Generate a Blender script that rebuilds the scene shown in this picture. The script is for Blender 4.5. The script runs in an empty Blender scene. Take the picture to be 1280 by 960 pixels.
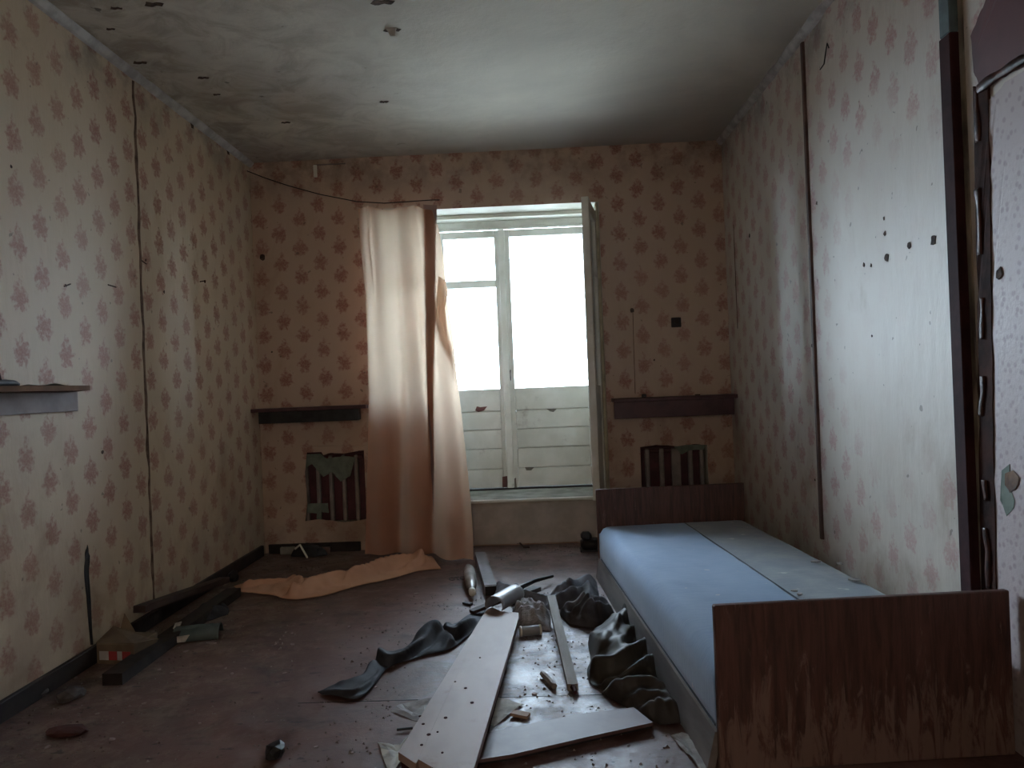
import bpy, bmesh, math, random
from mathutils import Vector, Matrix, noise
random.seed(7)
S = bpy.context.scene
COL = S.collection
# ------------------------------------------------------------------ camera
F, YAW, PITCH, ROLL, CZ = 960.0, -0.029, 0.0, -0.040, 1.061
FW = Vector((math.sin(YAW)*math.cos(PITCH), math.cos(YAW)*math.cos(PITCH), math.sin(PITCH)))
R0 = Vector((math.cos(YAW), -math.sin(YAW), 0)); U0 = R0.cross(FW)
RT = math.cos(ROLL)*R0 + math.sin(ROLL)*U0
UP = -math.sin(ROLL)*R0 + math.cos(ROLL)*U0
CAM = Vector((0, 0, CZ))
cd = bpy.data.cameras.new('camera'); cam = bpy.data.objects.new('camera', cd); COL.objects.link(cam)
cd.sensor_width = 36; cd.lens = 27.0; cd.clip_start = 0.05; cd.clip_end = 300
cam.matrix_world = Matrix(((RT.x, UP.x, -FW.x, 0), (RT.y, UP.y, -FW.y, 0), (RT.z, UP.z, -FW.z, CZ), (0, 0, 0, 1)))
S.camera = cam
def at(px, py, axis, val):
    "point of the plane axis=val seen at a pixel of the photograph"
    d = FW + (px-640)/F*RT - (py-480)/F*UP
    t = (val-CAM[axis])/d[axis]
    return CAM + d*t
def fl(px, py, z=0.0): return at(px, py, 2, z)
# ------------------------------------------------------------------ world, light, exposure
W = bpy.data.worlds.new('sky'); S.world = W; W.use_nodes = True
nt = W.node_tree; bg = nt.nodes['Background']
bg.inputs[0].default_value = (0.69, 0.83, 1.0, 1); bg.inputs[1].default_value = 24.0
def area(name, loc, rot, sx, sy, power, col):
    l = bpy.data.lights.new(name, 'AREA'); l.shape = 'RECTANGLE'; l.size = sx; l.size_y = sy
    l.energy = power; l.color = col
    o = bpy.data.objects.new(name, l); o.location = loc; o.rotation_euler = rot; COL.objects.link(o)
# added warm fill light, out of view beyond the doorway behind the photographer
area('back_fill', (-0.3, -2.2, 1.35), (math.radians(90), 0, 0), 1.0, 1.6, 21.0, (1.0, 0.79, 0.60))
# low sun behind thin cloud, to the left of the door
sl = bpy.data.lights.new('hazy_sun', 'SUN'); sl.energy = 20.0; sl.angle = math.radians(48); sl.color = (0.70, 0.85, 1.0)
so = bpy.data.objects.new('hazy_sun', sl); COL.objects.link(so)
so.rotation_euler = Vector((-0.62, 0.77, 0.10)).to_track_quat('Z', 'Y').to_euler()
S.view_settings.view_transform = 'Standard'; S.view_settings.look = 'None'
S.view_settings.gamma = 1; S.view_settings.use_curve_mapping = False
S.view_settings.exposure = 0.35
# ------------------------------------------------------------------ room numbers
XL, XR, YF, H = -1.833, 1.284, 5.061, 2.6
YB = -1.0
OX0, OX1, OZ0, OZ1 = -1.03, 0.469, 0.305, 2.235      # door opening
YD = 5.55                                             # plane of the outer door
# ------------------------------------------------------------------ materials
def nodes(m):
    m.use_nodes = True; t = m.node_tree; return t, t.nodes['Principled BSDF']
def mth(t, op, a, b=None, c=None, clamp=False):
    n = t.nodes.new('ShaderNodeMath'); n.operation = op; n.use_clamp = clamp
    for i, v in enumerate((a, b, c)):
        if v is None: continue
        if isinstance(v, (int, float)): n.inputs[i].default_value = v
        else: t.links.new(v, n.inputs[i])
    return n.outputs[0]
def mixc(t, f, a, b):
    n = t.nodes.new('ShaderNodeMix'); n.data_type = 'RGBA'
    if isinstance(f, (int, float)): n.inputs[0].default_value = f
    else: t.links.new(f, n.inputs[0])
    for i, v in ((6, a), (7, b)):
        if isinstance(v, tuple): n.inputs[i].default_value = (*v, 1)
        else: t.links.new(v, n.inputs[i])
    return n.outputs[2]
def nz(t, vec, scale, detail=4, rough=0.55, dist=0.0):
    n = t.nodes.new('ShaderNodeTexNoise'); n.inputs['Scale'].default_value = scale
    n.inputs['Detail'].default_value = detail; n.inputs['Roughness'].default_value = rough
    n.inputs['Distortion'].default_value = dist
    if vec is not None: t.links.new(vec, n.inputs['Vector'])
    return n.outputs[0]
def ramp(t, v, a, b):
    n = t.nodes.new('ShaderNodeMapRange'); n.interpolation_type = 'SMOOTHSTEP'
    n.inputs[1].default_value = a; n.inputs[2].default_value = b
    t.links.new(v, n.inputs[0]); return n.outputs[0]
def coords(t, sc=(1, 1, 1), rot=(0, 0, 0)):
    g = t.nodes.new('ShaderNodeTexCoord'); mp = t.nodes.new('ShaderNodeMapping')
    mp.inputs['Scale'].default_value = sc; mp.inputs['Rotation'].default_value = rot
    t.links.new(g.outputs['Object'], mp.inputs[0]); return mp.outputs[0]
def bump(t, b, h, strength=0.3, dist=0.01):
    n = t.nodes.new('ShaderNodeBump'); n.inputs['Strength'].default_value = strength
    n.inputs['Distance'].default_value = dist; t.links.new(h, n.inputs['Height']); t.links.new(n.outputs[0], b.inputs['Normal'])
MATS = {}
def M(name, c1, c2=None, scale=8, rough=0.7, bmp=0.25, stretch=(1, 1, 1), spec=0.35, metal=0, lo=0.35, hi=0.65, dust=0, dustc=(0.42, 0.4, 0.38)):
    if name in MATS: return MATS[name]
    m = bpy.data.materials.new(name); t, b = nodes(m)
    v = coords(t, stretch); n = nz(t, v, scale)
    c = mixc(t, ramp(t, n, lo, hi), c1, c2 or tuple(x*0.75 for x in c1))
    if dust:
        d = ramp(t, nz(t, coords(t), 5, 6, 0.7), 0.62-dust*0.3, 0.85-dust*0.2)
        c = mixc(t, d, c, dustc)
    t.links.new(c, b.inputs['Base Color'])
    b.inputs['Roughness'].default_value = rough; b.inputs['Metallic'].default_value = metal
    b.inputs['Specular IOR Level'].default_value = spec
    if bmp: bump(t, b, n, bmp, 0.006)
    MATS[name] = m; return m

def wallpaper(name, hor, base=(0.58, 0.46, 0.335), motif=(0.35, 0.155, 0.115), worn=None):
    "cream paper with a half-drop repeat of small leafy bunches; hor = 0 for x, 1 for y"
    m = bpy.data.materials.new(name); t, b = nodes(m)
    v = coords(t)
    wob = t.nodes.new('ShaderNodeTexNoise'); wob.inputs['Scale'].default_value = 42; wob.inputs['Detail'].default_value = 3
    t.links.new(v, wob.inputs['Vector'])
    sub = t.nodes.new('ShaderNodeVectorMath'); sub.operation = 'SUBTRACT'; sub.inputs[1].default_value = (.5, .5, .5)
    t.links.new(wob.outputs['Color'], sub.inputs[0])
    scl = t.nodes.new('ShaderNodeVectorMath'); scl.operation = 'SCALE'; scl.inputs['Scale'].default_value = 0.07
    t.links.new(sub.outputs[0], scl.inputs[0])
    sep = t.nodes.new('ShaderNodeSeparateXYZ'); t.links.new(v, sep.inputs[0])
    A, B = 0.132, 0.193
    u = mth(t, 'DIVIDE', sep.outputs[hor], A)
    col = mth(t, 'FLOOR', u)
    odd = mth(t, 'PINGPONG', col, 1.0)
    w = mth(t, 'ADD', mth(t, 'DIVIDE', sep.outputs[2], B), mth(t, 'MULTIPLY', odd, 0.5))
    lu = mth(t, 'MULTIPLY', mth(t, 'SUBTRACT', mth(t, 'FRACT', u), 0.5), A)
    lw = mth(t, 'MULTIPLY', mth(t, 'SUBTRACT', mth(t, 'FRACT', w), 0.5), B)
    cmb = t.nodes.new('ShaderNodeCombineXYZ'); t.links.new(lu, cmb.inputs[0]); t.links.new(lw, cmb.inputs[1])
    ad = t.nodes.new('ShaderNodeVectorMath'); ad.operation = 'ADD'
    t.links.new(cmb.outputs[0], ad.inputs[0]); t.links.new(scl.outputs[0], ad.inputs[1])
    sp2 = t.nodes.new('ShaderNodeSeparateXYZ'); t.links.new(ad.outputs[0], sp2.inputs[0])
    flat = t.nodes.new('ShaderNodeCombineXYZ'); t.links.new(sp2.outputs[0], flat.inputs[0]); t.links.new(sp2.outputs[1], flat.inputs[1])
    best = None
    for cx, cy, r in ((0, -.012, .027), (-.029, -.010, .015), (.030, -.014, .015), (-.018, .018, .014), (.020, .014, .015),
                      (0, .040, .010), (.002, .060, .005), (-.015, -.044, .013), (.017, -.042, .014)):
        d = t.nodes.new('ShaderNodeVectorMath'); d.operation = 'DISTANCE'; d.inputs[1].default_value = (cx, cy, 0)
        t.links.new(flat.outputs[0], d.inputs[0])
        e = mth(t, 'SUBTRACT', d.outputs['Value'], r)
        best = e if best is None else mth(t, 'MINIMUM', best, e)
    mask = mth(t, 'SUBTRACT', 1.0, ramp(t, best, -0.010, 0.010))
    inner = ramp(t, nz(t, v, 120, 2), 0.30, 0.62)
    mask = mth(t, 'MULTIPLY', mask, mth(t, 'MULTIPLY_ADD', inner, 0.40, 0.55))
    big = nz(t, v, 1.3, 5, 0.6)
    mask = mth(t, 'MULTIPLY', mask, mth(t, 'MULTIPLY_ADD', ramp(t, big, 0.7, 0.35), 0.35, 0.65))
    if worn:                                            # rubbed area of the paper, its own irregular shape
        g = t.nodes.new('ShaderNodeTexCoord')
        mp = t.nodes.new('ShaderNodeMapping'); t.links.new(g.outputs['Object'], mp.inputs[0])
        d = t.nodes.new('ShaderNodeVectorMath'); d.operation = 'DISTANCE'
        mp.inputs['Scale'].default_value = worn[1]; d.inputs[1].default_value = Vector(worn[0])*Vector(worn[1]) if False else tuple(a*c for a, c in zip(worn[0], worn[1]))
        t.links.new(mp.outputs[0], d.inputs[0])
        k = mth(t, 'ADD', d.outputs['Value'], mth(t, 'MULTIPLY', nz(t, v, 3, 5), 0.8))
        fade = ramp(t, k, 0.95, 1.35)
        mask = mth(t, 'MULTIPLY', mask, mth(t, 'MULTIPLY_ADD', fade, 0.92, 0.08))
    c = mixc(t, ramp(t, big, 0.35, 0.7), base, tuple(x*k for x, k in zip(base, (0.92, 0.9, 0.86))))
    c = mixc(t, mask, c, motif)
    st = ramp(t, nz(t, coords(t, (1, 1, .45)), 1.9, 6, 0.62, 0.6), 0.60, 0.80)       # damp stains
    c = mixc(t, mth(t, 'MULTIPLY', st, 0.6), c, (0.26, 0.165, 0.085))
    half_z = ramp(t, sep.outputs[2], 1.25, 0.55)
    st2 = ramp(t, nz(t, coords(t, (1, 1, .8)), 2.6, 6, 0.62, 0.4), 0.47, 0.70)
    c = mixc(t, mth(t, 'MULTIPLY', mth(t, 'MULTIPLY', half_z, st2), 0.55), c, (0.27, 0.17, 0.10))
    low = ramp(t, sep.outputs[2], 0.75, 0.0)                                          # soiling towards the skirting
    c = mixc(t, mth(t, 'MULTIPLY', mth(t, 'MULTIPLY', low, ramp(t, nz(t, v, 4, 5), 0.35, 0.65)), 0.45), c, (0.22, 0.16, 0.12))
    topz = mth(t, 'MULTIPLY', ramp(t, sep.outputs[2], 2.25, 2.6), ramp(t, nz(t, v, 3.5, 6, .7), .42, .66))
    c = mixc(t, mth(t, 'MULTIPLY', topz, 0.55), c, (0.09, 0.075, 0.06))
    spk = ramp(t, nz(t, v, 26, 2, 0.4), 0.74, 0.77)
    c = mixc(t, mth(t, 'MULTIPLY', spk, 0.6), c, (0.12, 0.09, 0.07))
    t.links.new(c, b.inputs['Base Color']); b.inputs['Roughness'].default_value = 0.55
    b.inputs['Specular IOR Level'].default_value = 0.4
    bump(t, b, nz(t, coords(t, (1, 1, 0.3)), 9, 5, 0.6), 0.35, 0.02)
    return m
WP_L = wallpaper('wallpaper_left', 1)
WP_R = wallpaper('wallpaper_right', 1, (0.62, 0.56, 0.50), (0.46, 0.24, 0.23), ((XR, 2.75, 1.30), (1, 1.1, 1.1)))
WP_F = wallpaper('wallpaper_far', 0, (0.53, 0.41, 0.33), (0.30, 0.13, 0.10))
def small_paper():
    m = bpy.data.materials.new('small_sprig_paper'); t, b = nodes(m); v = coords(t)
    vo = t.nodes.new('ShaderNodeTexVoronoi'); vo.inputs['Scale'].default_value = 42; t.links.new(v, vo.inputs['Vector'])
    k = ramp(t, vo.outputs['Distance'], 0.42, 0.18)
    c = mixc(t, mth(t, 'MULTIPLY', k, 0.5), (0.52, 0.44, 0.44), (0.30, 0.20, 0.22))
    t.links.new(c, b.inputs['Base Color']); b.inputs['Roughness'].default_value = 0.6
    bump(t, b, nz(t, v, 60, 3), 0.5, 0.004); return m
WP_S = small_paper()
def ceiling_mat():
    m = bpy.data.materials.new('whitewash'); t, b = nodes(m); v = coords(t)
    a = nz(t, v, 0.9, 6, 0.6, 0.5); s = nz(t, v, 4.5, 6, 0.65, 0.8)
    c = mixc(t, ramp(t, a, 0.35, 0.68), (0.61, 0.56, 0.47), (0.48, 0.44, 0.38))
    sep = t.nodes.new('ShaderNodeSeparateXYZ'); t.links.new(v, sep.inputs[0])
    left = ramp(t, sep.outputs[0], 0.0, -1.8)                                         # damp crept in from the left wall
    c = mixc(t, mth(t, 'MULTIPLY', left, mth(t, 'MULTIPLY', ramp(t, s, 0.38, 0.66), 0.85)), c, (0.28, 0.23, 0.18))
    far = ramp(t, sep.outputs[1], 4.3, 5.06)  # lintel's shade along the far wall, put into the ceiling colour
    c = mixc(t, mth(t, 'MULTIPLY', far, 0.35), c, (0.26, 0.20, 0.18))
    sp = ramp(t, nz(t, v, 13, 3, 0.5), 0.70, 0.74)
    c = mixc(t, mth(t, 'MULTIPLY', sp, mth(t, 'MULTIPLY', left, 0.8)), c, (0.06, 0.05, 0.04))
    t.links.new(c, b.inputs['Base Color']); b.inputs['Roughness'].default_value = 0.85
    bump(t, b, nz(t, v, 5, 6, 0.65), 0.4, 0.02); return m
CEIL = ceiling_mat()
def floor_mat():
    m = bpy.data.materials.new('painted_hardboard'); t, b = nodes(m); v = coords(t)
    n1 = nz(t, v, 1.6, 6, 0.6, 0.4); n2 = nz(t, v, 7, 7, 0.7, 0.3); n3 = nz(t, v, 60, 3, 0.6)
    c = mixc(t, ramp(t, n1, 0.38, 0.66), (0.110, 0.052, 0.044), (0.155, 0.080, 0.066))
    dust = mth(t, 'MULTIPLY', ramp(t, n2, 0.44, 0.74), 0.55)
    c = mixc(t, dust, c, (0.20, 0.165, 0.15))
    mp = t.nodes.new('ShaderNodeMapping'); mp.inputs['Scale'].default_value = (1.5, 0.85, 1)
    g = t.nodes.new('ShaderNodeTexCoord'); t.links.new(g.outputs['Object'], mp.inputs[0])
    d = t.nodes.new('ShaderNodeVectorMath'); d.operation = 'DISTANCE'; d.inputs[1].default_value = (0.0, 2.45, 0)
    t.links.new(mp.outputs[0], d.inputs[0])                                            # plaster dust trodden in beside the bed; blue sky sheen put into its colour
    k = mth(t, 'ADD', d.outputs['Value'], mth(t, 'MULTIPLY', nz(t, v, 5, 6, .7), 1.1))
    dust_sheen = mth(t, 'MULTIPLY', ramp(t, k, 1.35, 0.75), ramp(t, nz(t, v, 11, 6, .7), 0.40, 0.62))
    c = mixc(t, mth(t, 'MULTIPLY', dust_sheen, 0.75), c, (0.36, 0.38, 0.45))
    drt = ramp(t, nz(t, coords(t, (1, 1.4, 1)), 3.3, 7, 0.72, 0.8), 0.50, 0.66)
    c = mixc(t, mth(t, 'MULTIPLY', drt, 0.75), c, (0.050, 0.033, 0.027))
    sepf = t.nodes.new('ShaderNodeSeparateXYZ'); t.links.new(v, sepf.inputs[0])
    side = mth(t, 'MULTIPLY', ramp(t, mth(t, 'ADD', sepf.outputs[0], mth(t, 'MULTIPLY', n2, .8)), -0.2, -1.1), ramp(t, nz(t, v, 8, 8, .78), .46, .60))
    c = mixc(t, mth(t, 'MULTIPLY', side, 0.75), c, (0.21, 0.165, 0.125))
    blk = ramp(t, nz(t, coords(t, (1, 1.8, 1)), 13, 4, .6), 0.63, 0.67)
    c = mixc(t, mth(t, 'MULTIPLY', blk, 0.75), c, (0.02, 0.015, 0.014))
    sc = ramp(t, n3, 0.66, 0.72)
    c = mixc(t, mth(t, 'MULTIPLY', sc, 0.35), c, (0.32, 0.28, 0.25))
    t.links.new(c, b.inputs['Base Color'])
    r = mth(t, 'MULTIPLY_ADD', ramp(t, n2, 0.35, 0.7), 0.28, 0.40); t.links.new(r, b.inputs['Roughness'])
    b.inputs['Specular IOR Level'].default_value = 0.5
    bump(t, b, nz(t, v, 14, 6, 0.7), 0.35, 0.008); return m
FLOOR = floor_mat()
def curtain_mat():
    m = bpy.data.materials.new('peach_cloth'); t, b = nodes(m); v = coords(t)
    out = t.nodes['Material Output']
    c = mixc(t, ramp(t, nz(t, v, 3, 5), 0.35, 0.7), (0.55, 0.27, 0.185), (0.47, 0.225, 0.15))
    t.links.new(c, b.inputs['Base Color']); b.inputs['Roughness'].default_value = 0.85
    b.inputs['Specular IOR Level'].default_value = 0.15
    wv = nz(t, coords(t, (1, 1, 0.1)), 160, 2); bump(t, b, wv, 0.15, 0.002)
    tr = t.nodes.new('ShaderNodeBsdfTranslucent'); tr.inputs[0].default_value = (0.80, 0.62, 0.46, 1)
    mx = t.nodes.new('ShaderNodeMixShader'); mx.inputs[0].default_value = 0.40
    t.links.new(b.outputs[0], mx.inputs[1]); t.links.new(tr.outputs[0], mx.inputs[2]); t.links.new(mx.outputs[0], out.inputs[0])
    return m
CURT = curtain_mat()
def glass_mat():
    m = bpy.data.materials.new('dusty_glass'); m.use_nodes = True; t = m.node_tree
    t.nodes.remove(t.nodes['Principled BSDF']); out = t.nodes['Material Output']
    a = t.nodes.new('ShaderNodeBsdfTransparent'); a.inputs[0].default_value = (0.93, 0.95, 0.95, 1)
    g = t.nodes.new('ShaderNodeBsdfGlossy'); g.inputs['Roughness'].default_value = 0.03
    fr = t.nodes.new('ShaderNodeFresnel'); fr.inputs[0].default_value = 1.45
    mx = t.nodes.new('ShaderNodeMixShader'); t.links.new(fr.outputs[0], mx.inputs[0])
    t.links.new(a.outputs[0], mx.inputs[1]); t.links.new(g.outputs[0], mx.inputs[2])
    t.links.new(mx.outputs[0], out.inputs[0]); return m
GLASS = glass_mat()
def veneer():
    m = bpy.data.materials.new('worn_veneer'); t, b = nodes(m)
    n = nz(t, coords(t, (9, 9, 0.8)), 6, 6, 0.65, 0.5); v = coords(t)
    c = mixc(t, ramp(t, n, 0.35, 0.68), (0.120, 0.052, 0.040), (0.055, 0.026, 0.022))
    sep = t.nodes.new('ShaderNodeSeparateXYZ'); t.links.new(v, sep.inputs[0])
    low = ramp(t, sep.outputs[2], 0.36, 0.02)                                          # lacquer lost in upward streaks
    streak = nz(t, coords(t, (7, 7, 1.3)), 5, 6, 0.7, 0.8)
    w = ramp(t, mth(t, 'ADD', streak, mth(t, 'MULTIPLY', low, 0.22)), 0.60, 0.74)
    c = mixc(t, mth(t, 'MULTIPLY', w, 0.75), c, (0.23, 0.15, 0.12))
    t.links.new(c, b.inputs['Base Color']); b.inputs['Roughness'].default_value = 0.5
    bump(t, b, streak, 0.5, 0.004); return m
VENEER = veneer()
def mattress_mat():
    m = bpy.data.materials.new('blue_ticking'); t, b = nodes(m); v = coords(t)
    c = mixc(t, ramp(t, nz(t, v, 3.2, 6, 0.6), 0.35, 0.7), (0.16, 0.28, 0.46), (0.21, 0.33, 0.50))
    sep = t.nodes.new('ShaderNodeSeparateXYZ'); t.links.new(v, sep.inputs[0])
    # the half by the wall is faded and grey with dust
    half = ramp(t, mth(t, 'ADD', sep.outputs[0], mth(t, 'MULTIPLY', nz(t, v, 8, 3), 0.01)), 0.458, 0.468)
    c = mixc(t, half, c, mixc(t, ramp(t, nz(t, v, 4, 6, .7), 0.4, 0.7), (0.13, 0.175, 0.22), (0.22, 0.25, 0.27)))
    sp = ramp(t, nz(t, coords(t, (1, 1, 1)), 16, 3, 0.5), 0.70, 0.73)
    c = mixc(t, mth(t, 'MULTIPLY', sp, 0.5), c, (0.5, 0.52, 0.52))
    t.links.new(c, b.inputs['Base Color']); b.inputs['Roughness'].default_value = 0.8
    b.inputs['Specular IOR Level'].default_value = 0.3
    b.inputs['Sheen Weight'].default_value = 0.3
    bump(t, b, nz(t, coords(t, (1, 6, 1)), 12, 4), 0.2, 0.006); return m
TICK = mattress_mat()
WHITE = M('white_paint', (0.76, 0.76, 0.71), (0.66, 0.66, 0.60), 6, 0.5, 0.2, dust=0.1, dustc=(0.30, 0.26, 0.22))
SILL = M('grimy_concrete', (0.33, 0.33, 0.30), (0.20, 0.20, 0.18), 9, 0.85, 0.5)
PLAST = M('old_plaster', (0.52, 0.49, 0.43), (0.40, 0.36, 0.31), 7, 0.9, 0.4)
REVEAL = M('whitewashed_reveal', (0.72, 0.71, 0.63), (0.62, 0.60, 0.52), 5, 0.75, 0.3)
BLACKW = M('dark_skirting', (0.014, 0.010, 0.010), (0.028, 0.020, 0.018), 12, 0.6, 0.3)
DARKWOOD = M('dark_wood', (0.032, 0.018, 0.016), (0.060, 0.036, 0.030), 10, 0.65, 0.4, (1, 0.3, 1))
MAROON = M('maroon_paint', (0.050, 0.017, 0.018), (0.030, 0.011, 0.013), 10, 0.8, 0.2, spec=.12)
MAROON2 = M('maroon_radiator', (0.10, 0.022, 0.032), (0.06, 0.015, 0.022), 10, 0.5, 0.2)
SHELFW = M('varnished_shelf', (0.20, 0.11, 0.065), (0.13, 0.07, 0.045), 8, 0.8, 0.2, (0.3, 1, 1), spec=0.15)
SHELFP = M('shelf_apron', (0.095, 0.042, 0.048), (0.06, 0.028, 0.034), 8, 0.4, 0.2)
APRON_G = M('greyed_apron', (0.30, 0.24, 0.23), (0.22, 0.17, 0.17), 8, 0.6, 0.2)
BLK = M('black_cloth', (0.020, 0.022, 0.028), (0.045, 0.050, 0.062), 10, 0.75, 0.4)
OLIVE = M('olive_cloth', (0.050, 0.045, 0.036), (0.026, 0.024, 0.022), 6, 0.55, 0.3)
GREYC = M('grey_rag', (0.20, 0.20, 0.22), (0.08, 0.08, 0.09), 9, 0.85, 0.5)
PINKB = M('pinkish_board', (0.41, 0.31, 0.275), (0.32, 0.235, 0.21), 5, 0.55, 0.2, (1, 0.4, 1), dust=0.12, dustc=(0.22, 0.12, 0.10))
LATH = M('grey_lath', (0.30, 0.27, 0.24), (0.20, 0.17, 0.15), 14, 0.75, 0.4, (1, 0.2, 1))
RAILW = M('raw_rail', (0.20, 0.18, 0.165), (0.12, 0.105, 0.10), 10, 0.8, 0.4, (1, 0.2, 1))
PAPER = M('torn_paper', (0.56, 0.55, 0.50), (0.36, 0.35, 0.33), 22, 0.85, 0.2, lo=0.45, hi=0.7)
PAPERG = M('grey_paper', (0.36, 0.35, 0.34), (0.24, 0.23, 0.23), 25, 0.85, 0.3)
YELP = M('yellowed_paper', (0.32, 0.25, 0.13), (0.22, 0.17, 0.09), 20, 0.85, 0.2)
CARD = M('brown_card', (0.20, 0.145, 0.095), (0.15, 0.11, 0.075), 12, 0.85, 0.2)
TEALP = M('teal_wrap', (0.065, 0.095, 0.095), (0.10, 0.13, 0.125), 12, 0.6, 0.2)
PALE_G = M('pale_green_scrap', (0.20, 0.24, 0.20), (0.14, 0.17, 0.145), 18, 0.8, 0.4)
PALE_R = M('pale_rib_paint', (0.30, 0.26, 0.24), (0.21, 0.19, 0.18), 12, 0.6, 0.3)
FOAM = M('brown_glue', (0.090, 0.030, 0.018), (0.030, 0.012, 0.010), 22, 0.45, 0.8, spec=0.25)
RUST = M('rust_brown', (0.20, 0.10, 0.045), (0.10, 0.05, 0.03), 20, 0.7, 0.5)
BLACK = M('black_thing', (0.012, 0.012, 0.014), (0.025, 0.025, 0.028), 12, 0.5, 0.3)
GREYM = M('grey_metal', (0.38, 0.38, 0.38), (0.28, 0.27, 0.27), 10, 0.42, 0.1, metal=0.25)
TEALB = M('bare_teal_paint', (0.12, 0.17, 0.18), (0.08, 0.11, 0.12), 12, 0.6, 0.3)
REDP = M('bare_red_wall', (0.13, 0.045, 0.050), (0.09, 0.035, 0.040), 6, 0.55, 0.3)
PINKC = M('pink_chip', (0.40, 0.34, 0.32), (0.26, 0.20, 0.18), 20, 0.8, 0.2)
REDPRINT = M('red_print', (0.40, 0.05, 0.05), (0.35, 0.05, 0.05), 20, 0.7, 0)
WHITEPR = M('white_print', (0.55, 0.52, 0.48), (0.45, 0.42, 0.40), 20, 0.7, 0)
CRUMB = M('crumb', (0.30, 0.27, 0.25), (0.12, 0.09, 0.08), 30, 0.9, 0)
GROUND = M('pale_yard', (0.55, 0.54, 0.50), (0.45, 0.44, 0.40), 0.4, 0.95, 0)
# ------------------------------------------------------------------ mesh helpers
def tag(o, label=None, cat=None, group=None, kind=None):
    if label: o['label'] = label
    if cat: o['category'] = cat
    if group: o['group'] = group
    if kind: o['kind'] = kind
    return o
def obj(name, bm, mat, parent=None, smooth=False):
    me = bpy.data.meshes.new(name); bm.normal_update(); bm.to_mesh(me); bm.free()
    mats = mat if isinstance(mat, (list, tuple)) else [mat]
    for q in mats: me.materials.append(q)
    if smooth:
        for p in me.polygons: p.use_smooth = True
    o = bpy.data.objects.new(name, me); COL.objects.link(o)
    if parent: o.parent = parent; o.matrix_parent_inverse = Matrix.Identity(4)
    return o
def thing(name, label, cat, loc=(0, 0, 0), rz=0, group=None):
    o = bpy.data.objects.new(name, None); o.empty_display_size = 0.05; COL.objects.link(o)
    o.location = loc; o.rotation_euler = (0, 0, rz); return tag(o, label, cat, group)
def B(): return bmesh.new()
def box(bm, x0, x1, y0, y1, z0, z1, bev=0.0, mi=0):
    b2 = bmesh.new()
    vs = [b2.verts.new((x, y, z)) for x in (x0, x1) for y in (y0, y1) for z in (z0, z1)]
    for f in ((0, 1, 3, 2), (4, 6, 7, 5), (0, 4, 5, 1), (2, 3, 7, 6), (0, 2, 6, 4), (1, 5, 7, 3)):
        b2.faces.new([vs[i] for i in f])
    if bev: bmesh.ops.bevel(b2, geom=b2.edges[:], offset=bev, segments=1, affect='EDGES')
    for f in b2.faces: f.material_index = mi
    me = bpy.data.meshes.new('t'); b2.to_mesh(me); b2.free(); bm.from_mesh(me); bpy.data.meshes.remove(me); return bm
def hexa(bm, P):
    "8 corners: bottom 4 ccw then top 4 ccw"
    v = [bm.verts.new(p) for p in P]
    for f in ((3, 2, 1, 0), (4, 5, 6, 7), (0, 1, 5, 4), (1, 2, 6, 5), (2, 3, 7, 6), (3, 0, 4, 7)): bm.faces.new([v[i] for i in f])
    return bm
def plank(bm, a, b, w, t):
    "board from a to b, width w horizontal, thickness t down from the line"
    a, b = Vector(a), Vector(b); d = (b-a); s = Vector((d.y, -d.x, 0)).normalized()*w/2
    n = s.cross(d).normalized(); n = n if n.z > 0 else -n
    hexa(bm, [a-s-n*t, a+s-n*t, b+s-n*t, b-s-n*t, a-s, a+s, b+s, b-s]); return bm
def tube(bm, pts, r, seg=6, taper=None, cap=True):
    pts = [Vector(p) for p in pts]; rings = []
    for i, p in enumerate(pts):
        d = (pts[min(i+1, len(pts)-1)]-pts[max(i-1, 0)]).normalized()
        a = Vector((0, 0, 1)) if abs(d.z) < 0.9 else Vector((1, 0, 0))
        u = d.cross(a).normalized(); w = d.cross(u)
        rr = r if taper is None else r*taper[i]
        rings.append([bm.verts.new(p+(u*math.cos(2*math.pi*k/seg)+w*math.sin(2*math.pi*k/seg))*rr) for k in range(seg)])
    for a, b in zip(rings, rings[1:]):
        for k in range(seg): bm.faces.new((a[k], a[(k+1) % seg], b[(k+1) % seg], b[k]))
    if cap: bm.faces.new(rings[0][::-1]); bm.faces.new(rings[-1])
    return bm
def prism(bm, pts, off):
    "flat outline pts (3D, coplanar) thickened by the vector off"
    a = [bm.verts.new(p) for p in pts]; b = [bm.verts.new(Vector(p)+Vector(off)) for p in pts]
    n = len(pts); bm.faces.new(a); bm.faces.new(b[::-1])
    for i in range(n): bm.faces.new((a[i], b[i], b[(i+1) % n], a[(i+1) % n]))
    bmesh.ops.recalc_face_normals(bm, faces=bm.faces[:]); return bm
def rough_line(p, amp, n=5):
    "subdivides a closed outline and shakes it: torn edges"
    out = []
    for i, a in enumerate(p):
        b = p[(i+1) % len(p)]; a, b = Vector(a), Vector(b)
        for k in range(n):
            q = a.lerp(b, k/n)
            if k: q = q + noise.noise_vector(q*37)*amp
            out.append(q)
    return out
def solid(o, t):
    md = o.modifiers.new('thickness', 'SOLIDIFY'); md.thickness = t; md.offset = 1.0; return o
def grid(bm, fn, nu, nv):
    V = [[bm.verts.new(fn(i/nu, j/nv)) for j in range(nv+1)] for i in range(nu+1)]
    for i in range(nu):
        for j in range(nv): bm.faces.new((V[i][j], V[i+1][j], V[i+1][j+1], V[i][j+1]))
    return bm
def fbm(p, o=4):
    return noise.fractal(p, 0.9, 2.1, o)
def ridge(p): return 1-abs(noise.noise(p))*2
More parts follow.
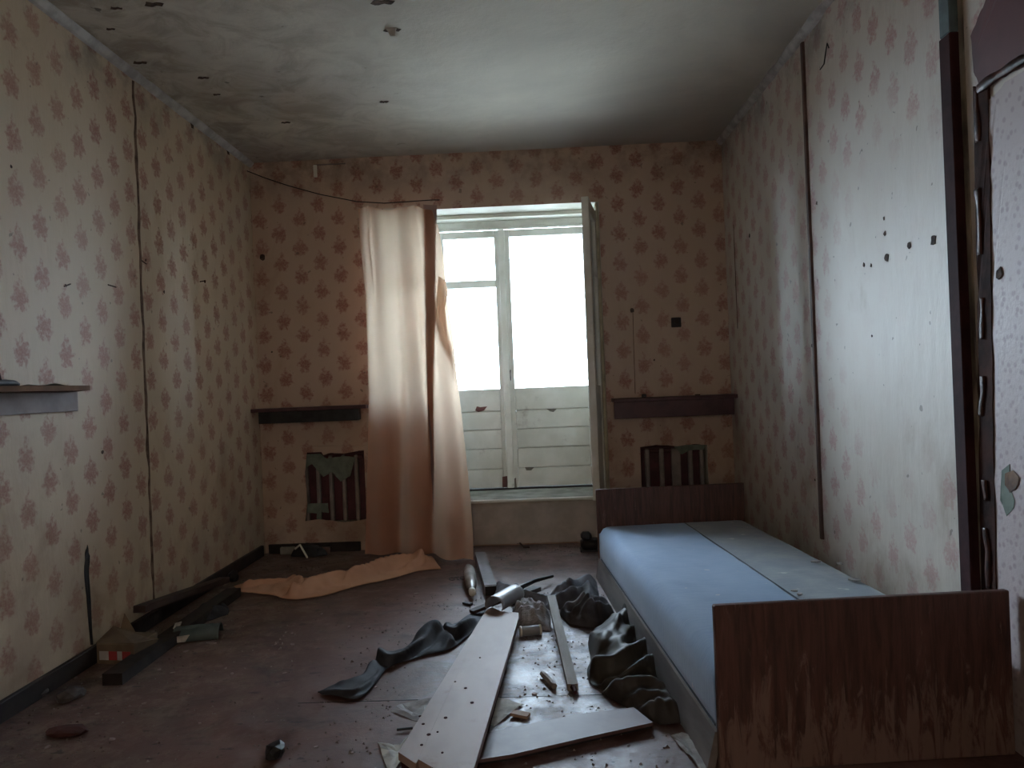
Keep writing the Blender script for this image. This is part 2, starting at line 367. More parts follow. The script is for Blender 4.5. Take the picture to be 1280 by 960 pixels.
def path_at(pts, t):
    n = len(pts)-1; i = min(int(t*n), n-1); f = t*n-i
    p0 = pts[max(i-1, 0)]; p1 = pts[i]; p2 = pts[i+1]; p3 = pts[min(i+2, n)]
    return 0.5*((2*p1)+(-p0+p2)*f+(2*p0-5*p1+4*p2-p3)*f*f+(-p0+3*p1-3*p2+p3)*f**3)
# ------------------------------------------------------------------ shell
def struct(name, bm, mat, smooth=False): return tag(obj(name, bm, mat, None, smooth), kind='structure')
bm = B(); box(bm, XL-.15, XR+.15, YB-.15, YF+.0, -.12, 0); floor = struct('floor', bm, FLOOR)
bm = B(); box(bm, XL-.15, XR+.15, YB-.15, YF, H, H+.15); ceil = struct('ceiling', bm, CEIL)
bm = B(); box(bm, XL-.15, XL, YB-.15, YF, 0, H); wl = struct('wall_left', bm, WP_L)
bm = B(); box(bm, XR, XR+.15, YB-.15, YF, 0, H); wr = struct('wall_right', bm, WP_R)
bm = B()
box(bm, XL, -0.85, YB-.15, YB, 0, H); box(bm, 0.15, XR, YB-.15, YB, 0, H); box(bm, -.85, .15, YB-.15, YB, 2.05, H)
struct('wall_back', bm, PLAST)
bm = B()                                              # corridor beyond the back doorway
box(bm, -1.6, -1.5, -3.2, YB-.15, 0, H); box(bm, .9, 1.0, -3.2, YB-.15, 0, H); box(bm, -1.6, 1.0, -3.3, -3.2, 0, H)
box(bm, -1.6, 1.0, -3.3, YB-.15, -.1, 0); box(bm, -1.6, 1.0, -3.3, YB-.15, H, H+.1); struct('wall_corridor', bm, PLAST)
# far wall: grid of cells with the opening and two radiator niches left out
NL = (-1.60, -1.146, 0.185, 0.66); NR = (0.677, 1.114, 0.15, 0.625)
xs = sorted({XL-.15, XR+.15, OX0, OX1, NL[0], NL[1], NR[0], NR[1]}); zs = sorted({-.12, H+.15, OZ0, OZ1, NL[2], NL[3], NR[2], NR[3]})
YO = 5.64; ND = 0.12
def depth(x, z):
    if OX0 < x < OX1 and OZ0 < z < OZ1: return None
    for n in (NL, NR):
        if n[0] < x < n[1] and n[2] < z < n[3]: return YF+ND
    return YF
bm = B()
for x0, x1 in zip(xs, xs[1:]):
    for z0, z1 in zip(zs, zs[1:]):
        d = depth((x0+x1)/2, (z0+z1)/2)
        if d is None: continue
        n0 = len(bm.faces); box(bm, x0, x1, d, YO, z0, z1); bm.faces.ensure_lookup_table()
        for f in bm.faces[n0:]:
            c = f.calc_center_median()
            if d > YF: f.material_index = 1
            elif c.y > YF+.01: f.material_index = 2
            if c.z < OZ0+.01 and abs(c.z-OZ0) < .005 and OX0 < c.x < OX1: f.material_index = 3
wf = struct('wall_far', bm, [WP_F, MAROON2, REVEAL, SILL])
# plain whitewashed riser under the door, and its worn concrete lip
bm = B(); box(bm, OX0+.12, OX1, YF-.010, YF-.0005, 0.01, OZ0-.022, 0.002)
o = obj('riser_board', bm, M('dingy_riser', (0.50, 0.46, 0.42), (0.38, 0.35, 0.31), 6, 0.7, 0.3), wf); tag(o, 'dingy whitewashed riser below the door')
bm = B(); box(bm, OX0+.12, OX1, YF-.022, YF-.0005, OZ0-.022, OZ0, 0.005); obj('sill_lip', bm, WHITE, wf)
# baseboards
bm = B(); box(bm, XL, XL+.022, YB, 4.98, 0, .07, .003); struct('baseboard_left', bm, BLACKW)
bm = B(); box(bm, XL+.03, -1.19, YF-.022, YF, 0, .06, .003); struct('baseboard_far', bm, BLACKW)
bm = B(); box(bm, XR-.02, XR, 2.4, YF-.02, 0, .06, .003); struct('baseboard_right', bm, BLACKW)
# cornice strips: pale plaster moulding, chipped
def cornice(name, x, sgn, ya, yb, s):
    bm = B(); n = 60; rows = []
    for i in range(n+1):
        y = ya+(yb-ya)*i/n; j = noise.noise(Vector((y*7, s, 0)))*0.008 + max(0, noise.noise(Vector((y*23, s, 2)))-0.3)*-0.03
        w = 0.030+j; h = 0.034+j
        rows.append([bm.verts.new(p) for p in ((x, y, H-h), (x+sgn*w*.45, y, H-h*.85), (x+sgn*w, y, H-h*.25), (x+sgn*w, y, H))])
    for a, b in zip(rows, rows[1:]):
        for k in range(3): bm.faces.new((a[k], b[k], b[k+1], a[k+1]))
    o = struct(name, bm, M('cornice_white', (0.52, 0.50, 0.48), (0.36, 0.33, 0.32), 12, 0.8, 0.5)); return o
cornice('trim_1', XL, 1, YB, YF, 3); cornice('trim_2', XR, -1, YB, YF, 9)
# joints of the wall sheets: left a thin split, right a brown batten
def batten(name, x, sgn, y, w, t, z0, z1, mat, s, jag=0.35):
    bm = B(); n = 60; rows = []
    for i in range(n+1):
        z = z0+(z1-z0)*i/n
        a = w*(1+jag*noise.noise(Vector((s, z*9, 0)))*2); b = w*(1+jag*noise.noise(Vector((s+5, z*9, 0)))*2)
        yy = y+0.006*noise.noise(Vector((s, z*1.2, 7)))
        rows.append([bm.verts.new(p) for p in ((x, yy-a/2, z), (x+sgn*t, yy-a/2*.6, z), (x+sgn*t, yy+b/2*.6, z), (x, yy+b/2, z))])
    for a, b in zip(rows, rows[1:]):
        for k in range(3): bm.faces.new((a[k], a[k+1], b[k+1], b[k]))
    bm.faces.new(rows[0]); bm.faces.new(rows[-1][::-1])
    return struct(name, bm, mat)
BROWNB = M('brown_batten', (0.13, 0.075, 0.06), (0.08, 0.045, 0.04), 12, 0.6, 0.3)
SPLIT = M('brown_split', (0.22, 0.14, 0.10), (0.09, 0.055, 0.04), 16, 0.8, 0.3)
batten('trim_3', XL, 1, 3.57, 0.022, 0.003, 0.075, H-.04, SPLIT, 1.1, 0.8)
batten('trim_4', XR, -1, 3.535, 0.034, 0.010, 0.30, H-.04, BROWNB, 4.2, 0.12)
batten('trim_5', XR, -1, 4.84, 0.006, 0.003, 1.35, 2.0, SPLIT, 8.2, 0.9)
# dark casing by the bed, gap, glued seam and the second wallpaper
bm = B(); box(bm, XR-.030, XR, 2.285, 2.345, 0.30, 2.04, .003); cas = struct('trim_6', bm, MAROON)
bm = B(); box(bm, XR-.028, XR, 2.287, 2.343, 2.042, 2.20, .003); o = obj('bare_end', bm, TEALB, cas); tag(o, 'grey teal end of the casing where the red paint stops')
bm = B(); box(bm, XR-.005, XR, 2.262, 2.284, 0.30, 2.26, .001); struct('trim_7', bm, M('pale_gap_lath', (0.34, 0.29, 0.22), (0.06, 0.05, 0.045), 9, 0.35, 0.2, (1, 1, .4)))
def wr_poly(name, pix, x, t, mat, amp=0.006, n=5, label=None, parent=None):
    pts = [at(px, py, 0, x) for px, py in pix]
    bm = B(); prism(bm, rough_line(pts, amp, n), (t, 0, 0))
    for v in bm.verts: v.co.x = max(v.co.x, x) if v.co.x < x+t/2 else x+t
    o = obj(name, bm, mat, parent or wr)
    if label: tag(o, label)
    return o
X1 = XR-0.004
wr_poly('wallpaper_sheet', [(1232, 130), (1256, 103), (1300, 78), (1420, 60), (1420, 1100), (1262, 1100), (1243, 738), (1240, 560), (1238, 400), (1236, 250)],
        XR-.005, .0045, WP_S, 0.005, 8, 'pinkish sprigged paper right of the brown seam')
wr_poly('bare_patch', [(1213, 45), (1232, 0), (1262, -40), (1420, -60), (1420, 40), (1300, 70), (1256, 96), (1226, 110), (1217, 90)],
        XR-.003, .0025, REDP, 0.006, 6, 'dark red bare wall above the torn paper edge')
wr_poly('glue_band', [(1216, 108), (1234, 108), (1237, 250), (1239, 400), (1241, 560), (1245, 738), (1227, 738), (1224, 600), (1222, 400), (1219, 250)],
        XR-.0085, .0080, M('dry_glue', (.060, .024, .017), (.026, .012, .010), 14, .85, .5, spec=.1), .006, 9, 'wide dark brown glue band beside the casing')
def seam(name, pix, rad, parent, s):
    pts = [at(px, py, 0, XR-.004) for px, py in pix]; fine = []
    for i in range(len(pts)-1):
        for k in range(10): fine.append(pts[i].lerp(pts[i+1], k/10))
    fine.append(pts[-1]); out = []; tp = []
    for i, p in enumerate(fine):
        out.append(p+Vector((0, noise.noise(p*9+Vector((s, 0, 0)))*.012, 0))); tp.append(1+0.7*noise.noise(p*16+Vector((0, s, 0))))
    bm = B(); tube(bm, out, rad, 7, tp)
    for v in bm.verts: v.co.x = XR-.0005-(XR-v.co.x)*0.35 if v.co.x < XR else XR-.0005
    o = obj(name, bm, FOAM, parent, True); o.location.x = -.008; return o
for pix_, s_ in (([(1221, 114), (1223, 150), (1224, 178)], 1), ([(1224, 236), (1226, 270), (1228, 318)], 2), ([(1230, 372), (1231, 400), (1230, 424)], 3),
                 ([(1229, 470), (1231, 492), (1230, 520)], 4), ([(1233, 600), (1236, 625)], 6), ([(1234, 660), (1238, 690), (1237, 735)], 7)):
    seam('glue_seam', pix_, 0.011, wr, s_)
a = seam('glue_seam', [(1224, 112), (1240, 100), (1256, 90), (1280, 74), (1330, 55)], 0.013, wr, 5); tag(a, 'shiny brown glue bead along the torn edge')
wr_poly('paint_scrap', [(1252, 588), (1262, 580), (1262, 610), (1268, 625), (1267, 635), (1258, 645), (1250, 625)], XR-.0062, .0012, PALE_G, 0.002, 3, 'pale green scrap')
wr_poly('rust_blotch', [(1256, 592), (1266, 588), (1274, 597), (1270, 610), (1262, 616), (1256, 606)], XR-.0075, .0012, RUST, 0.002, 3, 'brown blotch')
wr_poly('peeled_plaster', [(1100, 145), (1150, 60), (1194, 75), (1198, 260), (1160, 240), (1178, 190), (1130, 150)], XR-.0012, .001, M('scuffed_paper', (0.52, 0.50, 0.46), (0.46, 0.44, 0.40), 9, .8, .2), 0.012, 6, 'greyer scuffed patch') if False else None
# plaster holes in the right wall
HOLE = M('hole_brown', (0.035, 0.022, 0.018), (0.09, 0.055, 0.04), 40, 0.9, 0.3)
def spot(wall, ax, val, px, py, r, off, mat, name='plaster_hole', sq=1.0):
    c = at(px, py, ax, val); bm = B(); n = 9; ps = []
    for k in range(n):
        rr = r*(1+0.35*noise.noise(Vector((px*.3, k*1.7, py*.2)))*2); a = 2*math.pi*k/n
        d = [0, 0, 0]; d[1-ax] = math.cos(a)*rr*sq; d[2] = math.sin(a)*rr; ps.append(c+Vector(d))
    o3 = [0, 0, 0]; o3[ax] = off; prism(bm, ps, o3); return obj(name, bm, mat, wall)
for px, py, r in ((1106, 292, .010), (1108, 322, .018), (1137, 307, .012), (1167, 299, .017), (1191, 311, .009), (1080, 331, .008), (1089, 332, .007),
                  (1105, 273, .006), (1185, 141, .009), (1021, 254, .008), (937, 295, .012), (1249, 341, .016), (1015, 432, .008), (1090, 420, .005), (1019, 600, .006)):
    spot(wr, 0, XR-.0062 if px > 1240 else XR-.0005, px, py, r, -.0015, HOLE)
for px, py, r in ((317, 566, .012), (321, 652, .014), (328, 322, .02), (340, 440, .006), (790, 388, .014), (818, 450, .006), (932, 545, .012)):
    spot(wf, 1, YF-.0005, px, py, r, -.0015, HOLE)
for px, py, r in ((14, 208, .006), (240, 157, .02), (285, 190, .022), (182, 325, .006), (128, 565, .008), (82, 357, .006), (256, 352, .008), (205, 365, .008)):
    spot(wl, 0, XL+.0005, px, py, r, .0015, HOLE)
# scratches on the left wall, brown drip on the far wall
for pix in ([(80, 358), (88, 355)], [(135, 356), (145, 359)], [(176, 325), (183, 330)], [(250, 352), (257, 351)]):
    bm = B(); tube(bm, [at(x, y, 0, XL+.001) for x, y in pix], .003, 5); obj('scratch', bm, HOLE, wl)
bm = B(); tube(bm, [at(x, y, 1, YF-.001) for x, y in ((791, 390), (792, 430), (794, 492))], .0022, 5); obj('brown_drip', bm, SPLIT, wf)
# tapering black tear low in the left wall
bm = B(); prism(bm, rough_line([at(x, y, 0, XL+.0005) for x, y in ((109, 681), (112, 695), (111, 720), (114, 770), (116, 806), (113, 806), (109, 760), (105, 715), (106, 692))], .003, 3), (.0015, 0, 0))
o = obj('wall_tear', bm, BLACK, wl); tag(o, 'tall tapering black tear in the wallpaper')
# wallpaper lap beside the far left corner and far right corner
# torn edges of the niches: paper flaps over the recess edges, pale green scraps
def wf_poly(name, pix, y, t, mat, amp=.004, n=4, label=None, parent=None):
    bm = B(); prism(bm, rough_line([at(px, py, 1, y) for px, py in pix], amp, n), (0, t, 0))
    for v in bm.verts: v.co.y = y if v.co.y < y+t/2 else y+t
    o = obj(name, bm, mat, parent or wf)
    if label: tag(o, label)
    return o
wf_poly('torn_paper_flap', [(366, 560), (384, 562), (381, 590), (384, 630), (380, 665), (366, 668)], YF-.003, .0025, WP_F)
wf_poly('torn_paper_flap', [(374, 652), (400, 649), (430, 653), (462, 648), (462, 664), (374, 668)], YF-.006, .0025, WP_F)
wf_poly('torn_paper_flap', [(372, 562), (400, 561), (404, 569), (414, 566), (430, 567), (462, 560), (462, 556), (372, 558)], YF-.009, .0025, WP_F)
wf_poly('torn_paper_flap', [(795, 550), (832, 549), (868, 549), (888, 547), (888, 556), (868, 555), (846, 558), (820, 556), (795, 560)], YF-.003, .0025, WP_F)
# ------------------------------------------------------------------ radiators in the niches
def radiator(n, label, rib_px, wid):
    r = thing('radiator', label, 'radiator', (0, 0, 0))
    y = YF+.055
    bm = B(); box(bm, n[0]+.02, n[1]-.02, y+.03, y+.045, n[2]+.004, n[3]-.02, .003); obj('back_plate', bm, MAROON2, r)
    for px, w in zip(rib_px, wid):
        x = at(px, 600, 1, y).x; bm = B(); box(bm, x-w/2, x+w/2, y-.010, y+.029, n[2]+.002, n[3]-.03, min(.006, w*.3)); obj('rib', bm, PALE_R, r)
    bm = B(); box(bm, n[0]+.02, n[1]-.02, y, y+.026, n[3]-.058, n[3]-.032, .004); obj('header', bm, MAROON2, r)
    return r
ra = radiator(NL, 'radiator with pale ribs on maroon in the torn niche left of curtain', (383, 398, 414, 430, 446), (.026, .026, .026, .026, .026))
rb = radiator(NR, 'radiator with pale ribs on maroon in the torn niche behind the bed', (810, 828, 846, 864, 878), (.030, .030, .060, .030, .026))
def scrap(parent, pix, y, label):
    bm = B(); prism(bm, rough_line([at(px, py, 1, y) for px, py in pix], .004, 4), (0, .002, 0))
    for v in bm.verts: v.co.y = y if v.co.y < y+.001 else y+.002
    tag(obj('paint_scrap', bm, PALE_G, parent), label)
scrap(ra, [(375, 568), (400, 567), (408, 573), (430, 570), (444, 572), (438, 595), (426, 602), (415, 590), (404, 596), (390, 580), (378, 588)], YF+.030, 'pale green torn scrap hanging over the ribs')
scrap(ra, [(378, 630), (410, 629), (411, 641), (402, 640), (402, 650), (396, 650), (396, 642), (379, 640)], YF+.032, 'pale green scrap low on the ribs')
scrap(rb, [(842, 556), (846, 548), (856, 552), (866, 556), (882, 555), (880, 562), (862, 563), (852, 568), (844, 560)], YF+.030, 'dull green scrap over the ribs')
# ------------------------------------------------------------------ shelves
def shelf(label, x0, x1, z, dep, apron, mat_top, mat_ap, inset=(.03, .03), apr_in=.012, lab2=None):
    s = thing('wall_shelf', label, 'shelf', ((x0+x1)/2, YF, z))
    cx = (x0+x1)/2
    bm = B(); box(bm, x0-cx, x1-cx, -dep, -.0005, -.022, 0, .002); obj('shelf_board', bm, mat_top, s)
    bm = B(); box(bm, x0-cx+inset[0], x1-cx-inset[1], -dep+apr_in, -dep+apr_in+.018, -.022-apron, -.0225, .002); obj('apron', bm, mat_ap, s)
    for q in (x0-cx+inset[0]+.02, x1-cx-inset[1]-.04):
        bm = B(); hexa(bm, [(q, -.03, -.022-apron), (q+.018, -.03, -.022-apron), (q+.018, -.0005, -.022-apron), (q, -.0005, -.022-apron),
                            (q, -dep+.032, -.0225), (q+.018, -dep+.032, -.0225), (q+.018, -.0005, -.0225), (q, -.0005, -.0225)]); obj('bracket', bm, DARKWOOD, s)
    return s
shelf('brown wall shelf with black apron in the left corner, half behind curtain', XL+.002, -1.085, .965, .17, .075, SHELFP, BLACK, (.045, .05))
shelf('maroon wall shelf beside the right end of the balcony door', .500, XR-.002, .940, .17, .105, SHELFP, SHELFP, (.0, .025), .002)
sh = thing('wall_shelf', 'varnished board shelf with grey apron on the left wall', 'shelf', (XL, 2.4, 1.118))
bm = B(); hexa(bm, [(.0005, -.75, -.018), (.20, -.75, -.018), (.20, .38, -.018), (.0005, .62, -.018), (.0005, -.75, 0), (.20, -.75, 0), (.20, .38, 0), (.0005, .62, 0)]); obj('shelf_board', bm, SHELFW, sh)
bm = B(); box(bm, .0005, .020, -.70, .60, -.095, -.0185, .002); obj('apron', bm, APRON_G, sh)
# things on the shelves
p = at(10, 474, 0, -1.70)
t = thing('door_handle_set', 'black curved metal piece with upright stub on left shelf', 'metal piece', (-1.72, p.y, 1.118))
bm = B(); tube(bm, [(0, -.16, .012), (0, -.06, .013), (0, .02, .013), (0, .06, .011), (.004, .075, .007)], .011, 8, [1, 1, 1, .9, .5]); obj('bar', bm, BLACK, t, True)
bm = B(); tube(bm, [(0, -.012, .02), (0, -.022, .048)], .0075, 8); obj('stub', bm, MAROON, t, True)
p = at(55, 478, 0, -1.70)
bm = B()
grid(bm, lambda u, v: Vector((-.05+.08*v, -.06+.15*u, .002+.008*math.sin(u*math.pi)*(.6+.4*math.sin(v*5+u*6)))), 14, 8)
o = obj('crumpled_wrapper', bm, CARD, None, True); solid(o, .0015); o.location = (-1.70, p.y, 1.118); tag(o, 'flat brown crumpled scrap lying on the left wall shelf', 'scrap')
p = at(805, 497, 1, YF-.09)
bm = B(); box(bm, -.014, .014, -.012, .012, 0, .022, .003); o = obj('small_block', bm, BLACK); o.location = (p.x, YF-.09, .940); tag(o, 'small black block on the shelf right of the balcony door', 'block')
p = at(872, 496, 1, YF-.09)
bm = B(); box(bm, -.016, .016, -.010, .010, 0, .007, .002); o = obj('small_chip', bm, DARKWOOD); o.location = (p.x, YF-.09, .940); tag(o, 'flat dark chip farther right on the shelf right of the door', 'chip')
# socket, ceiling hook, ceiling tears
p = at(845, 403, 1, YF)
s = thing('wall_socket', 'black square socket left bare on the far wall', 'socket', (p.x, YF, p.z))
bm = B(); box(bm, -.032, .032, -.012, -.0005, -.032, .032, .004); obj('back_box', bm, BLACK, s)
bm = B(); tube(bm, [(0, -.0125, .004), (0, -.030, .004)], .016, 12); obj('socket_core', bm, M('socket_core', (.05, .045, .04)), s, True)
p = at(394, 213, 1, YF-.02)
s = thing('curtain_hook', 'short white hook hanging from top edge of far wall', 'hook', (p.x, YF-.02, p.z))
bm = B(); box(bm, -.012, .012, -.006, .006, -.045, .035, .003); obj('hook_strip', bm, WHITE, s)
bm = B(); box(bm, -.008, .20, .010, .0195, .036, .044, .002); obj('hook_rail', bm, M('dull_rail', (.22, .18, .17)), s)
def ceil_tear(px, py, w, label):
    c = at(px, py, 2, H-.001); bm = B()
    ps = [c+Vector((dx*w, dy*w, 0)) for dx, dy in ((-1, .2), (-.4, .5), (.1, .3), (.6, .5), (1, 0), (.4, -.3), (0, -.2), (-.5, -.5))]
    prism(bm, rough_line(ps, .004, 2), (0, 0, -.0015)); obj('plaster_hole', bm, HOLE, ceil)
    if label:
        bm = B()
        grid(bm, lambda u, v: c+Vector(((u-.5)*w*1.3*(1-.6*v), (v-.7)*w*.9, -.004-.020*v*v)), 6, 5)
        o = obj('hanging_flake', bm, PLAST, ceil, True); solid(o, .0015); tag(o, 'curled flake of ceiling paint')
ceil_tear(490, 37, .040, 1); ceil_tear(480, 127, .026, 0); ceil_tear(478, 2, .05, 0); ceil_tear(192, 5, .04, 0); ceil_tear(175, 78, .035, 0)
ceil_tear(138, 36, .02, 0); ceil_tear(145, 10, .025, 0); ceil_tear(271, 118, .02, 0); ceil_tear(254, 97, .03, 0); ceil_tear(357, 153, .03, 0)
# bent wire on the right wall
bm = B(); tube(bm, [at(x, y, 0, XR-.006) for x, y in ((1025, 87), (1030, 80), (1032, 66), (1034, 54), (1036, 60))], .0025, 5)
tag(obj('bent_wire', bm, BLACK), 'short bent black wire high on the right wall', 'wire')
# ------------------------------------------------------------------ balcony door
def bar(bm, x0, x1, z0, z1, y0, y1, bev=.003): return box(bm, x0, x1, y0, y1, z0, z1, bev)
fr = tag(thing('door_1', None, None), kind='structure')
Y0, Y1 = YD-.045, YD+.045
bm = B(); bar(bm, OX0, OX0+.045, OZ0+.012, OZ1, Y0, Y1); obj('jamb', bm, WHITE, fr)
bm = B(); bar(bm, OX1-.045, OX1, OZ0+.012, OZ1, Y0, Y1); obj('jamb', bm, WHITE, fr)
bm = B(); bar(bm, OX0+.0455, OX1-.0455, OZ1-.045, OZ1, Y0, Y1); obj('head', bm, WHITE, fr)
bm = B(); bar(bm, OX0+.0455, OX1-.0455, OZ1-.062, OZ1-.0455, Y0-.012, Y0+.02); obj('head_bead', bm, WHITE, fr)
bm = B(); bar(bm, OX0, OX1, OZ0, OZ0+.0115, Y0, Y1); obj('threshold', bm, BLACKW, fr)
MX0, MX1 = -.735, -.675
bm = B(); bar(bm, MX0, MX1, OZ0+.012, OZ1-.0625, Y0, Y1); obj('mullion', bm, WHITE, fr)
ZT = OZ1-.064; ZB = OZ0+.013; GB = 1.032; GT = 2.120; ZBAR = 1.790
LX1 = -.197
def leaf(name, x0, x1, ys, gl, gr, bar_z, boards, label, low=ZB):
    "one leaf in the outer plane: glass from gl to gr"
    L = obj(name, bar(B(), x0, gl, low, ZT, ys, ys+.042), WHITE, fr); L.name = name; tag(L, label)
    def part(n, b, m=WHITE): return obj(n, b, m, L)
    part('stile', bar(B(), gr, x1, low, ZT, ys, ys+.042)); part('top_rail', bar(B(), gl+.0005, gr-.0005, GT, ZT, ys+.002, ys+.040))
    if bar_z: part('glazing_bar', bar(B(), gl+.0005, gr-.0005, bar_z-.026, bar_z+.026, ys+.004, ys+.038))
    part('pane', bar(B(), gl+.0005, gr-.0005, GB, GT, ys+.018, ys+.022, 0), GLASS)
    part('back_panel', bar(B(), gl+.0005, gr-.0005, low, GB-.001, ys+.0365, ys+.0415, 0))
    for a, b_ in zip(boards, boards[1:]):
        dz = random.uniform(0, .004)
        part('board', bar(B(), gl+.0005, gr-.0005, b_+.0022, a-.0022, ys+.006+dz, ys+.036, .003))
    return L
zz = lambda py: at(650, py, 1, YD-.03).z
brd = [GB, zz(513), zz(536), zz(560), zz(585), ZB+.0]
leaf('side_window', OX0+.047, MX0-.001, Y0+.010, OX0+.085, MX0-.03, ZBAR, brd, 'narrow fixed side light with one cross bar')
L2 = leaf('door_leaf', MX1+.001, LX1, Y0+.010, MX1+.060, LX1-.052, ZBAR, brd, 'left glazed leaf with a cross bar')
L3 = leaf('door_leaf', LX1+.002, OX1-.047, Y0+.010, -.140, .385, None, brd, 'right glazed leaf with one tall pane')
bm = B(); bar(bm, LX1-.024, LX1+.026, ZB, ZT, Y0-.010, Y0+.009, .005); obj('cover_strip', bm, WHITE, L2)
bm = B(); tube(bm, [(-.168, Y0+.008, 1.16), (-.168, Y0-.018, 1.15), (-.168, Y0-.022, 1.11), (-.168, Y0+.008, 1.09)], .0045, 6); tag(obj('pull_handle', bm, M('handle_grey', (.16, .16, .16), metal=.5)), None); bpy.data.objects['pull_handle'].parent = L3
REDCHIP = M('bare_red_wood', (.16, .06, .05), (.10, .04, .035))
for pts, L in (([(596, 508), (600, 509), (609, 508), (605, 513), (598, 515), (594, 513)], L2), ([(628, 596), (634, 595), (634, 609), (628, 609)], L2), ([(683, 511), (696, 511), (692, 515), (687, 514)], L3),
               ([(656, 584), (668, 584), (664, 588), (658, 588)], L3), ([(640, 600), (645, 597), (646, 609), (641, 610)], L3)):
    bm = B(); prism(bm, rough_line([at(x, y, 1, Y0-.0115 if 620 < x < 640 else Y0+.009) for x, y in pts], .002, 2), (0, .0015, 0)); obj('paint_chip', bm, REDCHIP if L is L2 else M('grey_chip', (.2, .18, .15)), L)
# inner leaf standing open, seen on its edge
hx, hy = 0.428, 5.10; fy = 4.66; fx = at(733, 300, 1, 4.66).x
ang = math.atan2(fy-hy, fx-hx); ln = math.hypot(fx-hx, fy-hy)
il = thing('door_2', None, None, (hx, hy, 0), ang); il['kind'] = 'structure'
zt = 2.178; zb = OZ0+.03
obj('stile', bar(B(), 0, .07, zb, zt, -.022, .022), WHITE, il); obj('stile', bar(B(), ln-.07, ln, zb, zt, -.022, .022), WHITE, il)
obj('top_rail', bar(B(), .0705, ln-.0705, zt-.08, zt, -.020, .020), WHITE, il); obj('pane', bar(B(), .0705, ln-.0705, 1.03, zt-.0805, -.002, .002, 0), GLASS, il)
obj('lower_panel', bar(B(), .0705, ln-.0705, zb, 1.0295, -.016, .016), WHITE, il)
for z in (.55, 1.2, 1.9):
    bm = B(); tube(bm, [(-.006, .012, z-.045), (-.006, .012, z+.045)], .008, 8); obj('hinge', bm, M('painted_hinge', (.3, .29, .26)), il, True)
# inner fixed side light standing behind the curtain
sw = tag(thing('window_1', None, None), kind='structure')
xw0, xw1 = OX0+.002, at(546, 400, 1, 5.10).x; ya, yb = 5.080, 5.122; xa = OX0+.036; xb = at(531, 400, 1, 5.10).x
obj('stile', bar(B(), xw0, xa, OZ0+.002, OZ1-.030, ya, yb), WHITE, sw); obj('stile', bar(B(), xb, xw1, OZ0+.002, OZ1-.030, ya, yb), WHITE, sw)
obj('top_rail', bar(B(), xa+.0005, xb-.0005, OZ1-.09, OZ1-.030, ya, yb), WHITE, sw)
zb_ = at(500, 346, 1, 5.10).z; obj('glazing_bar', bar(B(), xa+.0005, xb-.0005, zb_-.02, zb_+.02, ya, yb), WHITE, sw)
obj('lower_panel', bar(B(), xa+.0005, xb-.0005, OZ0+.002, 1.0, ya+.004, yb-.004), WHITE, sw)
obj('pane', bar(B(), xa+.0005, xb-.0005, 1.0005, OZ1-.0905, ya+.018, ya+.022, 0), GLASS, sw)
# inner frame against the reveal
bm = B(); bar(bm, OX1-.022, OX1-.0005, OZ0+.001, OZ1-.001, YF+.02, YF+.075); obj('inner_jamb', bm, M('yellowed_paint', (.50, .46, .34), (.36, .32, .24), 9), fr)
bm = B(); bar(bm, OX0+.001, OX1-.0225, OZ1-.028, OZ1-.001, YF+.20, YF+.26); obj('inner_head', bm, REVEAL, fr)
# ------------------------------------------------------------------ outside
bm = B(); box(bm, -60, 60, 5.66, 90, -3.2, -3.0); struct('ground_outside', bm, GROUND)
bm = B(); box(bm, XL-.15, XR+.15, 5.645, 6.0, -.14, .18); struct('balcony_slab', bm, SILL)
wo = thing('overhead_cable', 'thin dark line strung across outside the left pane', 'cable', (0, 9.2, -3.0))
bm = B(); tube(bm, [(-7, 0, 5.62), (-3.5, 0, 5.56), (-1.2, 0, 5.52), (2.5, 0, 5.62), (7, 0, 5.75)], .007, 6); obj('line', bm, BLACK, wo)
for x_ in (-7, 7):
    bm = B(); tube(bm, [(x_, 0, .0005), (x_, 0, 5.85)], .06, 10); obj('pole', bm, SILL, wo)
